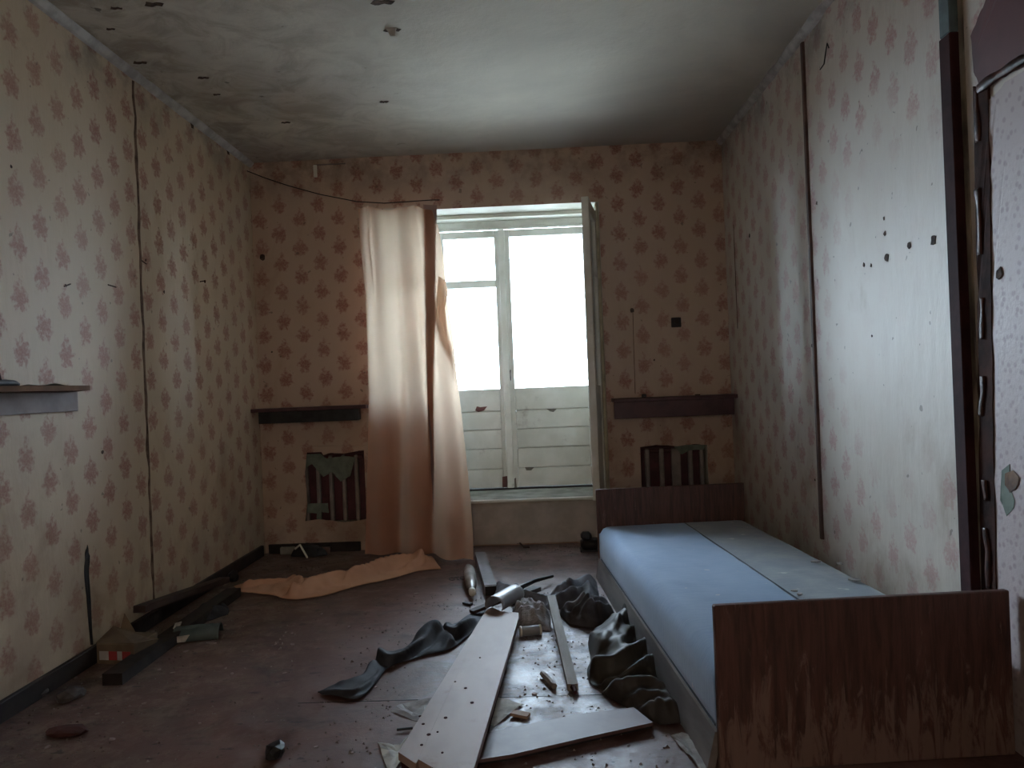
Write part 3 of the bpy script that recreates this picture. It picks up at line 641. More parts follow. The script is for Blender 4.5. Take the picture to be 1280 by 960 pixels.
# ------------------------------------------------------------------ fallen cloths: a sheet between two edges, with long folds standing up in it
def ribbon(name, mat, label, cat, edge_a, edge_b, mound, folds, seed=0, nu=110, nv=60, parent=None, lean=0.0, crease=.012, flatten=.35, bed=False, soft=5):
    """edge_a, edge_b: floor outline read along both sides; folds: (points, height, width, overhang)"""
    EA = [fl(*q) for q in edge_a]; EB = [fl(*q) for q in edge_b]
    FO = []
    for pts, h, w, ov in folds:
        P = [fl(*q) for q in pts]; FO.append(([path_at(P, k/24) for k in range(25)], h, w, ov))
    def fn(u, v):
        a_ = path_at(EA, u); b_ = path_at(EB, u); p = a_.lerp(b_, v)
        n_ = noise.noise_vector(Vector((p.x*11, p.y*8, seed)))
        k = 4*v*(1-v); e_ = min(1, 14*u, 14*(1-u)); rimf = min(1, 9*v, 9*(1-v))*e_
        p = p+Vector((n_.x, n_.y, 0))*.018*(.3+rimf)
        z = mound*(k**flatten)*e_*(1+lean*(v-.5)*2)*(.75+.5*n_.z)
        off = Vector((0, 0, 0))
        for L, h, w, ov in FO:
            best = 9; bi = 0
            for i, q in enumerate(L):
                d = (q.x-p.x)**2+(q.y-p.y)**2
                if d < best: best = d; bi = i
            d = math.sqrt(best); tip = math.sin(math.pi*(bi+.5)/25)**.45
            q0 = L[max(bi-1, 0)]; q1 = L[min(bi+1, 24)]; t_ = (q1-q0).normalized(); nn = Vector((-t_.y, t_.x, 0))
            side = (p.x-L[bi].x)*nn.x+(p.y-L[bi].y)*nn.y
            g = math.exp(-(d/w)**1.5)*tip
            z += h*g*rimf; off += nn*(ov*g*rimf)
            z -= h*.30*math.exp(-((side-w*1.9*(1 if ov > 0 else -1))/w)**2)*tip*rimf*(1 if d < w*3.2 else 0)
        z += crease*rimf*(abs(noise.noise(Vector((p.x*24+seed, p.y*10, 2))))*2-.3)
        p = p+off
        if bed: p.x = min(p.x, .456-.0698*(p.y-2.065)-.034)
        p.z = max(.0035, .0035+z)
        return p
    bm = B(); grid(bm, fn, nu, nv)
    for _ in range(soft): bmesh.ops.smooth_vert(bm, verts=bm.verts[:], factor=.5, use_axis_x=True, use_axis_y=True, use_axis_z=True)
    bmesh.ops.recalc_face_normals(bm, faces=bm.faces[:])
    o = obj(name, bm, mat, parent, True); solid(o, .0025)
    return tag(o, label, cat)
# ------------------------------------------------------------------ curtain
cur = thing('curtain', 'peach cloth curtain hanging from a wire left of the balcony door', 'curtain', (0, 0, 0))
RE = [(257, 540), (285, 549), (320, 554), (350, 557), (380, 559), (420, 566), (470, 571), (520, 577), (560, 582), (620, 588), (660, 591), (695, 592)]
LE = [(252, 447), (300, 450), (350, 455), (420, 458), (480, 460), (560, 459), (620, 457), (690, 455)]
def interp(T, y):
    if y <= T[0][0]: return T[0][1]
    for (a, b), (c, d) in zip(T, T[1:]):
        if y <= c: return b+(d-b)*(y-a)/(c-a)
    return T[-1][1]
def cfn(u, v, pull=0.0):
    z = 2.215*(1-v)+0.012*v
    pyr = 257+(692-257)*v; pyl = 252+(690-252)*v
    y0 = 4.85+.115*u; bul = (v**1.8)*(0.36*max(0, u-.25)**1.1*1.2)
    y = y0-bul-.03*u
    xl = at(interp(LE, pyl), pyl, 1, y0).x; xr = at(interp(RE, pyr), pyr, 1, 4.965-(v**1.8)*.36*.86-.03).x
    uu = u+.012*math.sin(u*19+v*3)*math.sin(math.pi*u)
    x = xl+(xr-xl)*uu
    amp = .012+.018*v*(.4+.6*v)
    y += amp*math.sin(u*2*math.pi*3.3+.9+.7*math.sin(v*2.5))+.006*math.sin(u*31+v*5)*(1-.6*v)
    y += .05*v*math.exp(-((u-.62)/.06)**2)                     # deep valley between the two big folds
    y -= .045*(.35+.65*v)*math.exp(-((u-.84)/.10)**2)
    y += .022*math.exp(-((u-.13)/.02)**2)*math.exp(-((v-.12)/.10)**2)
    y = min(y, 5.03)
    x += .012*fbm(Vector((u*3, v*2, 1)))*.5
    z += .012*math.sin(u*11)*(1-v)**8 - .0*u
    if v > .97: z = max(z, .008)
    return Vector((x, y, z))
bm = B(); grid(bm, cfn, 110, 110); bmesh.ops.reverse_faces(bm, faces=bm.faces[:]); obj('drape', bm, CURT, cur, True)
# opaque strip behind the curtain's right side; backlit shade put into its dark colour
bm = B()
CURT2 = M('peach_cloth_shaded', (0.33, 0.23, 0.21), (0.28, 0.19, 0.17), 6, .85, .1)
def strip_fn(u, v):
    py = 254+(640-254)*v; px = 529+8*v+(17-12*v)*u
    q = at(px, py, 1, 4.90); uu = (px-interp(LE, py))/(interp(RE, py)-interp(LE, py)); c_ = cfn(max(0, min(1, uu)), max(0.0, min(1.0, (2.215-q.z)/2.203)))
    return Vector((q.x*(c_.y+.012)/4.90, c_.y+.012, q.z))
grid(bm, strip_fn, 8, 60); o = obj('shade_strip', bm, CURT2, cur, True); tag(o, 'dark cloth strip down the right side, shade put into its colour')
# loose turned-back corner at the right edge
bm = B()
pp = [(553, 352), (560, 362), (553, 380), (551, 405), (560, 432), (568, 455), (571, 478), (566, 440), (556, 400), (545, 370)]
def flap(u, v):
    a = [(548, 345), (546, 372), (545, 400), (553, 428), (564, 452), (570, 474)]; b = [(556, 350), (560.5, 366), (556, 385), (560, 415), (568, 444), (571.5, 478)]
    k = u*(len(a)-1); i = min(int(k), len(a)-2); f = k-i
    A_ = Vector(a[i]).lerp(Vector(a[i+1]), f); B_ = Vector(b[i]).lerp(Vector(b[i+1]), f); q = A_.lerp(B_, v)
    return at(q.x, q.y, 1, 4.90-.02*math.sin(v*math.pi))
grid(bm, flap, 30, 6); tag(obj('turned_edge', bm, CURT, cur, True), 'turned-back pale edge')
# cloth end trailing away over the floor
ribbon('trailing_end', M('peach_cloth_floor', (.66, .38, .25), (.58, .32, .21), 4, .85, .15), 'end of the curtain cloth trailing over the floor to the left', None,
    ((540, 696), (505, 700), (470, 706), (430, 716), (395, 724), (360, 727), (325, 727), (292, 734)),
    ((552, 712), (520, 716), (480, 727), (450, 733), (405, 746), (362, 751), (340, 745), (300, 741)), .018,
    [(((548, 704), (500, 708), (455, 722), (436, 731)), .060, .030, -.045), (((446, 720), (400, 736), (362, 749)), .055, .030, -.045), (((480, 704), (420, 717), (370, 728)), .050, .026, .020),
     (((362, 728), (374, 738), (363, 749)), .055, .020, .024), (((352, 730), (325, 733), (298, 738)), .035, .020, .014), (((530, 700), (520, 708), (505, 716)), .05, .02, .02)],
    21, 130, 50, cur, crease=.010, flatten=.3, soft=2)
# wire
wp = [(XL+.001, 5.0, 2.455), (-1.62, 5.0, 2.40)]
a = at(318, 215, 1, 5.0); pts = [Vector((XL+.001, 5.0, a.z+.01))]
for x, y in ((330, 222), (360, 232), (400, 243), (446, 252), (480, 254), (510, 252), (540, 250)): pts.append(at(x, y, 1, 4.99))
pts.append(at(549, 250, 1, YF-.002))
bm = B(); tube(bm, pts, .0035, 6); tag(obj('curtain_wire', bm, BLACK), 'sagging black wire holding the peach curtain', 'wire')
# ------------------------------------------------------------------ bed
BA = math.atan2(-.149, 2.12)*-1        # turned a little off the wall
bed = thing('bed', 'low single bed with dark worn veneer boards along right wall', 'bed', (.456, 2.065, 0), math.radians(4.0))
BW, BL = .812, 2.10
def V2(x, y): c, s = math.cos(math.radians(4.0)), math.sin(math.radians(4.0)); return (.456+x*c-y*s, 2.065+x*s+y*c)
bm = B(); box(bm, 0, BW, 0, .022, .0005, .447, .003); tag(obj('footboard', bm, VENEER, bed), 'nearer board, its lacquer flaking in streaks')
bm = B(); box(bm, 0, BW, BL, BL+.022, .015, .472, .003); obj('headboard', bm, VENEER, bed)
bm = B(); hexa(bm, [(-.030, .024, .0005), (-.008, .024, .0005), (-.001, BL-.002, .0005), (-.020, BL-.002, .0005), (-.004, .024, .100), (.016, .024, .100), (.020, BL-.002, .100), (.001, BL-.002, .100)]); tag(obj('side_rail', bm, RAILW, bed), 'bare pale rail sprung outwards')
bm = B(); box(bm, BW-.03, BW-.008, .024, BL-.002, .02, .095, .002); obj('side_rail', bm, RAILW, bed)
for k in range(7):
    y = .12+k*.30; bm = B(); box(bm, .024, BW-.032, y, y+.07, .078, .094, .002); obj('slat', bm, RAILW, bed)
for x in (.05, BW-.09):
    for y in (.024, BL-.042):
        bm = B(); box(bm, x, x+.04, y, y+.04, .0005, .077, .002); obj('leg', bm, DARKWOOD, bed)
mt = thing('mattress', 'thick blue mattress, its wall side grey with dust, on the low bed', 'mattress', (.456, 2.065, 0), math.radians(4.0))
bm = B(); MX_, MY_ = BW+.0, BL-.012
nu, nv = 40, 80
def sup(x, y):
    # rounded box top profile
    ex = min(x-.006, BW-.004-x); ey = min(y-.028, MY_-y)
    return ex, ey
ring = []
def mtop(u, v):
    x = .006+(BW-.010)*u; y = .028+(BL-.034)*v
    ex = min(u, 1-u)*(BW-.010); ey = min(v, 1-v)*(BL-.034)
    r = .055; dx = max(0, r-ex); dy = max(0, r*.8-ey)
    d = min(1, math.hypot(dx/r, dy/(r*.8)))
    z = .245+.045*math.sqrt(max(0, 1-d*d))
    z += .006*fbm(Vector((x*5, y*3, 0)))*(1-d) - .004*math.exp(-((x-.462)/.006)**2)*(1-d)
    return Vector((x, y, z))
grid(bm, mtop, nu, nv)
bm.verts.ensure_lookup_table()
def V_(i, j): return bm.verts[i*(nv+1)+j]
loop = [V_(i, 0) for i in range(nu)]+[V_(nu, j) for j in range(nv)]+[V_(i, nv) for i in range(nu, 0, -1)]+[V_(0, j) for j in range(nv, 0, -1)]
prev = loop
for z, bulge in ((.20, .004), (.14, .004), (.105, 0.0)):
    cur_l = [bm.verts.new((q.co.x+(.003 if q.co.x < .02 else 0)*bulge*100*.0, q.co.y, z)) for q in loop]
    n = len(loop)
    for i in range(n): bm.faces.new((prev[i], cur_l[i], cur_l[(i+1) % n], prev[(i+1) % n]))
    prev = cur_l
bm.faces.new(prev); bmesh.ops.recalc_face_normals(bm, faces=bm.faces[:])
obj('cover', bm, TICK, mt, True)
mt.location.z = -.0085
bm = B(); tube(bm, [(.008, .05, .116), (.008, 1.0, .116), (.008, BL-.06, .116)], .006, 6); tag(obj('piping', bm, M('dark_piping', (.03, .04, .06)), mt), 'dark piping')
bm = B(); tube(bm, [(.462, .07, .2895), (.463, 1.0, .2895), (.462, BL-.07, .2895)], .003, 5); obj('seam', bm, M('dark_piping', (.03, .04, .06)), mt)
# plaster crumbs on the mattress
for i, (px, py, s_) in enumerate(((1020, 704, .022), (1050, 707, .018), (1068, 727, .026), (993, 741, .012), (1000, 745, .012), (1045, 672, .012))):
    q = fl(px, py, .283); bm = B(); prism(bm, [Vector((math.cos(k)*s_*(1+.3*noise.noise(Vector((k, i, 0)))), math.sin(k)*s_*.7, 0)) for k in [j*.9 for j in range(7)]], (0, 0, .004))
    o = obj('plaster_flake', bm, PAPERG); o.location = (q.x, q.y, .2885); o.rotation_euler[2] = i
    tag(o, ('wide grey flake left of its twin', 'grey flake right of its twin', 'largest grey flake nearest the wall', 'tiny flake left beside the footboard', 'tiny flake right beside the footboard', 'small flake farthest up the bed')[i]+' on the blue mattress', 'flake', 'plaster flakes on the mattress')
# ------------------------------------------------------------------ long board and litter in the middle
def tilt_board(name, pixels, zs, t, mat, label, cat, notch=True):
    P = [fl(px, py, z) for (px, py), z in zip(pixels, zs)]
    n = (P[1]-P[0]).cross(P[3]-P[0]).normalized(); n = n if n.z > 0 else -n
    bm = B(); c = sum(P, Vector())/len(P)
    prism(bm, P, -n*t)
    for v in bm.verts: v.co.z = max(v.co.z, .001)
    o = obj(name, bm, mat); return tag(o, label, cat)
lb = thing('long_board', 'long pinkish white board with nail holes lying askew on the floor', 'board')
P = [fl(x, y, z) for (x, y), z in zip(((498, 940), (520, 955), (523, 949), (585, 985), (648, 773), (648, 766), (626, 764), (611, 757)), (.088, .088, .088, .088, .060, .060, .060, .060))]
bm = B(); prism(bm, P, (0, 0, -.022)); obj('face_board', bm, PINKB, lb)
Q = [fl(499, 941, .065), fl(583, 984, .065), fl(646, 776, .037), fl(612, 762, .037)]
c4 = sum(Q, Vector())/4; Q = [c4+(q-c4)*.985 for q in Q]
bm = B(); hexa(bm, [Vector((q.x, q.y, .001)) for q in Q]+[q-Vector((0, 0, .001)) for q in Q]); bmesh.ops.recalc_face_normals(bm, faces=bm.faces[:]); tag(obj('under_board', bm, MAROON, lb), 'dark reddish underside')
for px, py in ((569, 852), (582, 860), (590, 878), (529, 905), (527, 931), (536, 918), (547, 915), (557, 897), (525, 895), (600, 822), (553, 941)):
    q = fl(px, py, .0); z = .060+(.088-.060)*max(0, min(1, (960-py)/200.)) if False else None
    # on the sloping face
    best = None
    for k in range(40):
        zt_ = .06+k*.0007; w = fl(px, py, zt_)
        f_ = (w-P[7]).dot((P[0]-P[7]).normalized())/(P[0]-P[7]).length; ze = .060+.028*f_
        if best is None or abs(ze-zt_) < best[0]: best = (abs(ze-zt_), w, ze)
    w = best[1]; bm = B(); tube(bm, [(w.x, w.y, best[2]-.001), (w.x, w.y, best[2]+.0012)], random.uniform(.003, .006), 7); obj('nail_hole', bm, MAROON, lb)
lt = thing('wooden_lath', 'slim grey wooden batten between the board and the bed', 'lath')
bm = B(); plank(bm, fl(689, 744, .10), fl(716, 855, .028), .036, .024); obj('batten', bm, LATH, lt)
bm = B(); a = fl(716, 857, .024); tube(bm, [a+Vector((0, .01, -.006)), a+Vector((.006, -.035, -.010))], .011, 6, [1, .6]); tag(obj('broken_end', bm, MAROON, lt), 'splintered reddish end')
# lifted floor sheet near the camera
fs = thing('floor_sheet', 'loose strip of brown hardboard lifted off the floor beside the footboard', 'board')
P2 = [fl(x, y, .026) for x, y in ((560, 955), (640, 943), (730, 922), (816, 903), (792, 884), (720, 893), (640, 909), (570, 925))]
bm = B(); prism(bm, P2, (0, 0, -.010)); obj('sheet', bm, M('loose_sheet_paint', (.15, .095, .095), (.10, .06, .062), 6, .5, .4, dust=.2, dustc=(.24, .23, .26)), fs)
P2b = [p_+Vector((0, .02, -.0105)) for p_ in P2]
bm = B(); prism(bm, P2b, (0, 0, -.0145)); obj('gap_shade', bm, BLACK, fs)  # black filler standing in for the shade in the gap below
# second joint of the floor
bm = B(); box(bm, -1.2, .45, 2.012, 2.020, .0, .0012); obj('sheet_joint', bm, BLACK, floor)
bm = B(); box(bm, -.85, .32, 2.60, 2.604, .0, .001); obj('sheet_joint', bm, BLACK, floor)
# papers
def sheet(name, pix, z, mat, label, cat, curl=.012, group=None):
    pts = rough_line([fl(px, py, 0) for px, py in pix], .006, 4); c = sum(pts, Vector())/len(pts)
    bm = B(); cv = bm.verts.new((c.x, c.y, z+.002)); ring = []
    mids = []
    for i, q in enumerate(pts):
        m = c.lerp(q, .55); mids.append(bm.verts.new((m.x, m.y, z+.003+abs(noise.noise(m*14))*curl)))
        ring.append(bm.verts.new((q.x, q.y, z+.001+abs(noise.noise(q*11))*curl*1.6)))
    n = len(pts)
    for i in range(n):
        j = (i+1) % n; bm.faces.new((cv, mids[i], mids[j])); bm.faces.new((mids[i], ring[i], ring[j], mids[j]))
    bmesh.ops.recalc_face_normals(bm, faces=bm.faces[:])
    o = obj(name, bm, mat); solid(o, .0008); return tag(o, label, cat, group)
G = 'torn papers around the long board'
sheet('torn_paper', ((488, 890), (503, 881), (540, 876), (545, 903), (520, 902), (500, 895)), 0, PAPERG, 'grey torn paper corner left of the long board', 'paper', group=G)
sheet('torn_paper', ((472, 929), (500, 932), (520, 915), (510, 945), (492, 965), (484, 962)), 0, PAPER, 'white pointed paper scrap at the near left end of long board', 'paper', group=G)
sheet('torn_paper', ((616, 870), (655, 882), (640, 893), (618, 909), (600, 905), (604, 888)), 0, PAPER, 'white speckled torn paper right of the long board', 'paper', .008, G)
sheet('torn_paper', ((588, 924), (598, 925), (596, 950), (588, 965), (570, 965), (580, 940)), .001, PAPER, 'white paper under the near right edge of long board', 'paper', .006, G)
sheet('yellowed_paper', ((594, 909), (602, 908), (598, 928), (585, 942), (580, 935)), .009, YELP, 'yellowed paper scrap against the near right edge of long board', 'paper', .006, G)
bm = B(); a, b = fl(640, 889, .015), fl(661, 893, .012); plank(bm, a, b, .030, .010); tag(obj('wood_chip', bm, M('tan_wood', (.36, .24, .17), (.25, .15, .11))), 'small tan wood offcut beside white torn paper', 'offcut')
sheet('torn_paper', ((838, 920), (852, 918), (880, 925), (890, 955), (878, 965), (862, 948), (850, 936)), 0, PAPERG, 'grey green sheet scrap tucked beside the bed rail', 'paper')
# crumpled newspaper
bm = B()
def news(u, v):
    p = fl(640, 772).lerp(fl(688, 776), u); p.y += (v-.5)*.30
    e = min(u, 1-u)*min(v, 1-v)*4
    return Vector((p.x, p.y, .003+.08*min(1, e*3)**.6*(.45+.4*ridge(Vector((u*2.5, v*2.5, 3)))+.2*ridge(Vector((u*7, v*7, 1))))))
grid(bm, news, 26, 26)
for v in bm.verts: v.co.z = max(v.co.z, .003)
o = obj('crumpled_newspaper', bm, M('newsprint', (.36, .35, .36), (.24, .23, .24), 60, .9, .3, (1, 4, 1)), None, True); solid(o, .001); tag(o, 'crumpled grey newspaper behind the far end of long board', 'newspaper')
bm = B(); a, b = fl(617, 757, .085), fl(645, 741, .085)
def roll(u, v):
    c = a.lerp(b, u); d = (b-a).normalized(); s_ = Vector((-d.y, d.x, 0)); an = math.radians(-30+240*v)
    return c+s_*math.cos(an)*.045+Vector((0, 0, math.sin(an)*.040))
grid(bm, roll, 12, 16)
o = obj('metal_sheet_roll', bm, GREYM, None, True); solid(o, .002); tag(o, 'curled pale metal sheet at the far end of long board', 'metal sheet')
st = thing('white_tube', 'small pale capped tube right of the far end of long board', 'tube')
a, b = fl(652, 789, .022), fl(674, 787, .022); bm = B(); tube(bm, [a, a.lerp(b, .5), b], .020, 12); obj('tube_body', bm, M('pale_tube', (.34, .36, .38), (.24, .26, .28)), st, True)
for q, d in ((a, -1), (b, 1)):
    e = (b-a).normalized()*.008*d; bm = B(); tube(bm, [q, q+e], .0225, 12); obj('end_cap', bm, WHITE, st, True)
# bottle
bt = thing('bottle', 'dull silvery plastic bottle lying beside the curtain foot', 'bottle')
a, b = fl(586, 711, .034), fl(590, 738, .034); d = b-a
bm = B(); tube(bm, [a+d*k for k in (-.08, 0, .1, .42, .5, .58, .82, .92, 1.0)], .033, 14, [.5, .85, 1, 1, .9, 1, .8, .45, .36]); obj('body', bm, M('dull_plastic', (.40, .38, .36), (.28, .26, .25), 8, .25, .1, spec=.6), bt, True)
bm = B(); tube(bm, [a+d*1.005, a+d*1.10], .018, 12); obj('cap', bm, WHITE, bt, True)
for v in (bt,): pass
# grey post lying behind bottle
gp = thing('wooden_post', 'thick grey post end lying just right of the silvery bottle', 'post')
a, b = fl(600, 690, .056), fl(613, 731, .056); bm = B(); plank(bm, a, b, .062, .053); obj('post_body', bm, M('grey_post', (.24, .22, .23), (.17, .155, .16), 9), gp)
bm = B(); e = (b-a).normalized(); plank(bm, b+e*.001+Vector((0, 0, -.004)), b+e*.012+Vector((0, 0, -.004)), .056, .046); tag(obj('charred_end', bm, BLACK, gp), 'charred black end')
# sticks
def stick(pix, zs_, r, label, mat=DARKWOOD, name='stick', tp=None):
    bm = B(); tube(bm, [fl(x, y, z) for (x, y), z in zip(pix, zs_)], r, 6, tp); return tag(obj(name, bm, mat, None), label, 'stick')
stick(((644, 738), (655, 732), (668, 726), (691, 720)), (.04, .05, .05, .03), .010, 'charred curved stick pointing right behind the grey rag', BLACK, tp=[1.6, 1.2, 1, .7])
bm = B(); plank(bm, fl(646, 742, .055), fl(671, 733, .05), .05, .02); tag(obj('wood_splint', bm, M('burnt_grey', (.12, .11, .11), (.05, .045, .045))), 'flat burnt splint with dark end behind the grey rag', 'splint')
bm = B(); plank(bm, fl(589, 763, .035), fl(632, 746, .06), .036, .014); tag(obj('wood_splint', bm, DARKWOOD), 'thin brown splint running under the pale metal roll', 'splint')
bm = B(); plank(bm, fl(580, 752, .012), fl(589, 754, .012), .022, .010); tag(obj('wood_chip', bm, BLACK), 'small black chip on bare floor left of metal roll', 'chip')
stick(((678, 842), (686, 850), (693, 858)), (.014, .014, .012), .011, 'short grey stub on the floor left of slim batten', LATH, 'wood_stub')
stick(((698, 800), (701, 806)), (.016, .014), .014, 'small black lump touching the slim batten', BLACK, 'lump')
stick(((624, 846), (630, 840)), (.012, .012), .009, 'small dark stub at the right edge of long board', DARKWOOD, 'wood_stub')
stick(((594, 673), (630, 676), (648, 679)), (.012, .012, .012), .005, 'thin twig along the floor below the door step', DARKWOOD, 'twig')
stick(((650, 679), (655, 684), (662, 684)), (.012, .010, .008), .006, 'short curved twig below the door step', DARKWOOD, 'twig')
stick(((634, 669), (638, 662)), (.006, .05), .006, 'short stick leaning on the door step', BLACK, 'twig')
stick(((496, 912), (516, 910)), (.008, .008), .004, 'thin dark sliver left of long board', BLACK, 'sliver')
# boot beside bed
bb = thing('boot', 'black boot standing by the headboard below the door step', 'boot', (*fl(737, 688)[:2], 0))
bm = B(); box(bm, -.055, .075, -.05, .05, .014, .075, .018); box(bm, -.052, .015, -.042, .042, .07, .115, .015); obj('upper', bm, BLACK, bb, True)
bm = B(); box(bm, -.060, .080, -.054, .054, .0005, .0135, .003); obj('sole', bm, BLACK, bb)
# rags
ribbon('black_trousers', BLK, 'black cloth strip twisted across the floor left of long board', 'cloth',
    ((395, 867), (420, 862), (450, 850), (470, 832), (480, 818), (500, 816), (520, 802), (545, 787), (562, 784), (580, 776), (605, 756)),
    ((400, 870), (425, 873), (447, 876), (470, 856), (484, 838), (505, 829), (530, 822), (558, 816), (575, 806), (590, 792), (615, 770)), .018,
    [(((400, 865), (440, 857), (468, 838), (480, 822)), .020, .016, .010), (((478, 822), (490, 832), (520, 815), (548, 795)), .045, .018, -.020),
     (((520, 808), (545, 798), (566, 812)), .05, .022, .016), (((560, 790), (566, 800), (590, 782)), .06, .018, -.018), (((410, 868), (445, 870), (472, 848)), .014, .012, -.008)],
    3, 130, 40, crease=.006, flatten=.25)
ribbon('grey_rag', GREYC, 'grey wrinkled rag running from bottle to bed', 'cloth',
    ((615, 733), (628, 741), (645, 748), (668, 754), (690, 750), (705, 741), (725, 735), (745, 724)),
    ((618, 748), (630, 755), (645, 760), (668, 764), (692, 766), (712, 764), (732, 762), (752, 755)), .035,
    [(((617, 740), (635, 748), (665, 759), (700, 756)), .045, .022, .015), (((690, 754), (715, 746), (748, 728)), .06, .022, .018),
     (((695, 763), (722, 755), (750, 742)), .06, .022, .018), (((645, 752), (650, 748), (660, 752)), .04, .018, 0), (((735, 760), (742, 750), (748, 740)), .05, .018, .01)],
    11, 120, 46, bed=True)
ribbon('olive_jacket', OLIVE, 'glossy dark olive jacket heaped against the bed side', 'jacket',
    ((758, 772), (744, 788), (736, 806), (738, 824), (734, 842), (738, 856), (752, 864)),
    ((781, 776), (792, 792), (800, 806), (808, 820), (819, 836), (832, 850), (842, 864)), .060,
    [(((784, 788), (768, 800), (756, 816), (750, 834)), .075, .040, .040), (((796, 806), (780, 812), (770, 826), (768, 842)), .060, .034, .034),
     (((740, 802), (744, 820), (752, 834)), .035, .030, -.020), (((742, 846), (764, 850), (790, 838), (808, 826)), .080, .034, -.040),
     (((752, 862), (780, 862), (806, 850), (824, 844)), .060, .032, -.034), (((784, 782), (790, 794), (800, 812)), .060, .030, .010)],
    5, 130, 90, lean=.6, bed=True, crease=.010, flatten=.6, soft=7)
ribbon('dark_trousers', M('dark_brown_cloth', (.030, .027, .026), (.05, .045, .042)), 'dark brown trousers heap between olive jacket and footboard', 'cloth',
    ((752, 868), (766, 878), (784, 888), (804, 898), (826, 908)),
    ((778, 860), (806, 866), (836, 870), (850, 884), (866, 906)), .035,
    [(((758, 872), (785, 872), (812, 870), (836, 874)), .055, .030, -.026), (((776, 884), (800, 882), (828, 884), (848, 892)), .050, .028, -.024),
     (((800, 896), (824, 895), (850, 902)), .04, .024, -.016)],
    8, 90, 70, lean=.5, bed=True, flatten=.6, soft=6)
ribbon('dark_shirt', M('charcoal_cloth', (.09, .085, .09), (.035, .033, .036)), 'charcoal shirt heap at the far end of bed side', 'cloth',
    ((700, 770), (712, 767), (730, 764), (745, 758), (756, 757)),
    ((712, 782), (728, 786), (744, 788), (758, 784), (774, 776)), .055,
    [(((706, 774), (726, 772), (748, 764)), .06, .020, .018), (((716, 780), (736, 778), (758, 768)), .06, .020, .018), (((728, 784), (748, 780), (766, 774)), .05, .018, .014), (((730, 768), (736, 776), (742, 784)), .035, .016, .01)],
    14, 80, 60, lean=.3, bed=True, flatten=.6, soft=5)
def heap(name, mat, c, rx, ry, h, label, cat, seed, ang=0, fr=7.0, dy=0):
    def fn(u, v):
        r = u; a_ = v*2*math.pi
        rim = 1+.28*noise.noise(Vector((math.cos(a_)*1.5, math.sin(a_)*1.5, seed)))*1.5
        lx, ly = math.cos(a_)*r*rx*rim, math.sin(a_)*r*ry*rim
        x = c[0]+lx*math.cos(ang)-ly*math.sin(ang); y = c[1]+lx*math.sin(ang)+ly*math.cos(ang)
        q = Vector((x*fr, y*fr*.7, seed)); warp = noise.noise_vector(q*.55)*1.5
        ph = (x*math.cos(seed)+y*math.sin(seed))*fr*2.6+warp.x*3.2
        f1 = abs(math.sin(ph))**.7; f2 = abs(math.sin(ph*.47+warp.y*4+1)); f3 = 1-abs(noise.noise((q+warp)*1.9))*2
        z = h*max(0, 1-r**3.2)**.7*(.20+.30*f1+.30*f2+.20*max(f3, 0))*(.8+.5*noise.noise(Vector((x*4, y*4, seed))))
        return Vector((x, y, max(.004, .004+z)))
    bm = B(); grid(bm, fn, 70, 160); bmesh.ops.remove_doubles(bm, verts=bm.verts[:], dist=1e-5)
    bmesh.ops.recalc_face_normals(bm, faces=bm.faces[:]); o = obj(name, bm, mat, None, True); solid(o, .003); return tag(o, label, cat)
# ------------------------------------------------------------------ left side litter
bm = B(); plank(bm, fl(140, 842, .045), fl(292, 735, .045), .075, .044); tag(obj('dark_beam', bm, BLACKW), 'long charred beam lying along the left skirting', 'beam')
bm = B(); plank(bm, (XL+.085, 3.28, .165), (XL+.10, 4.15, .07), .055, .030); tag(obj('dark_plank', bm, DARKWOOD), 'dark brown plank propped over box at left wall', 'plank')
bx = thing('cardboard_box', 'squashed brown carton with red and white print at left wall', 'box', (XL+.125, 3.10, 0), math.radians(-8))
bm = B(); box(bm, -.085, .085, -.075, .075, .001, .085, .003); carton = obj('carton', bm, CARD, bx)
bm = B(); hexa(bm, [(-.085, -.075, .086), (.085, -.075, .086), (.12, .03, .070), (-.085, .03, .12), (-.085, -.075, .089), (.085, -.075, .089), (.12, .03, .073), (-.085, .03, .123)]); obj('flap', bm, CARD, bx)
bm = B(); prism(bm, [Vector((-.06, .03, .088)), Vector((.0, .05, .088)), Vector((-.055, .06, .165))], (.002, .002, 0)); obj('torn_flap', bm, CARD, bx)
for x0, x1, mt_ in ((-.070, -.030, WHITEPR), (-.028, .008, REDPRINT), (.010, .030, WHITEPR), (.032, .068, REDPRINT)):
    bm = B(); box(bm, x0, x1, -.077, -.0755, .020, .055); obj('printed_patch', bm, mt_, carton)
pk = thing('paper_packet', 'dull teal crushed packet with white torn end on left floor', 'packet', (*fl(248, 797)[:2], 0), math.radians(12))
bm = B()
grid(bm, lambda u, v: Vector(((u-.5)*.19, (v-.5)*.12, .004+.052*math.sin(math.pi*min(1, max(0, v*1.0)))**.5*(.75+.25*ridge(Vector((u*4, v*3, 1)))))), 20, 12)
o = obj('wrapper', bm, TEALP, pk, True); solid(o, .0015)
bm = B(); prism(bm, [Vector((-.105, -.064, .004)), Vector((-.04, -.066, .006)), Vector((-.02, -.068, .035)), Vector((-.09, -.066, .030))], (0, -.003, .002)); obj('torn_end', bm, PAPER, pk)
bm = B(); prism(bm, [Vector((-.115, -.05, .004)), Vector((-.095, -.05, .005)), Vector((-.075, .04, .065)), Vector((-.10, .04, .060))], (-.003, 0, .002)); obj('torn_end', bm, PAPER, pk)
heap('black_rag', BLK, (*fl(262, 768)[:2],), .09, .10, .06, 'black rag heap beside the charred beam at left wall', 'cloth', 21.0, .3)
st = heap('charred_lump', BLACK, (*fl(388, 694)[:2],), .11, .07, .10, 'charred black lump with a white fork of wire in left corner', 'lump', 31.0)
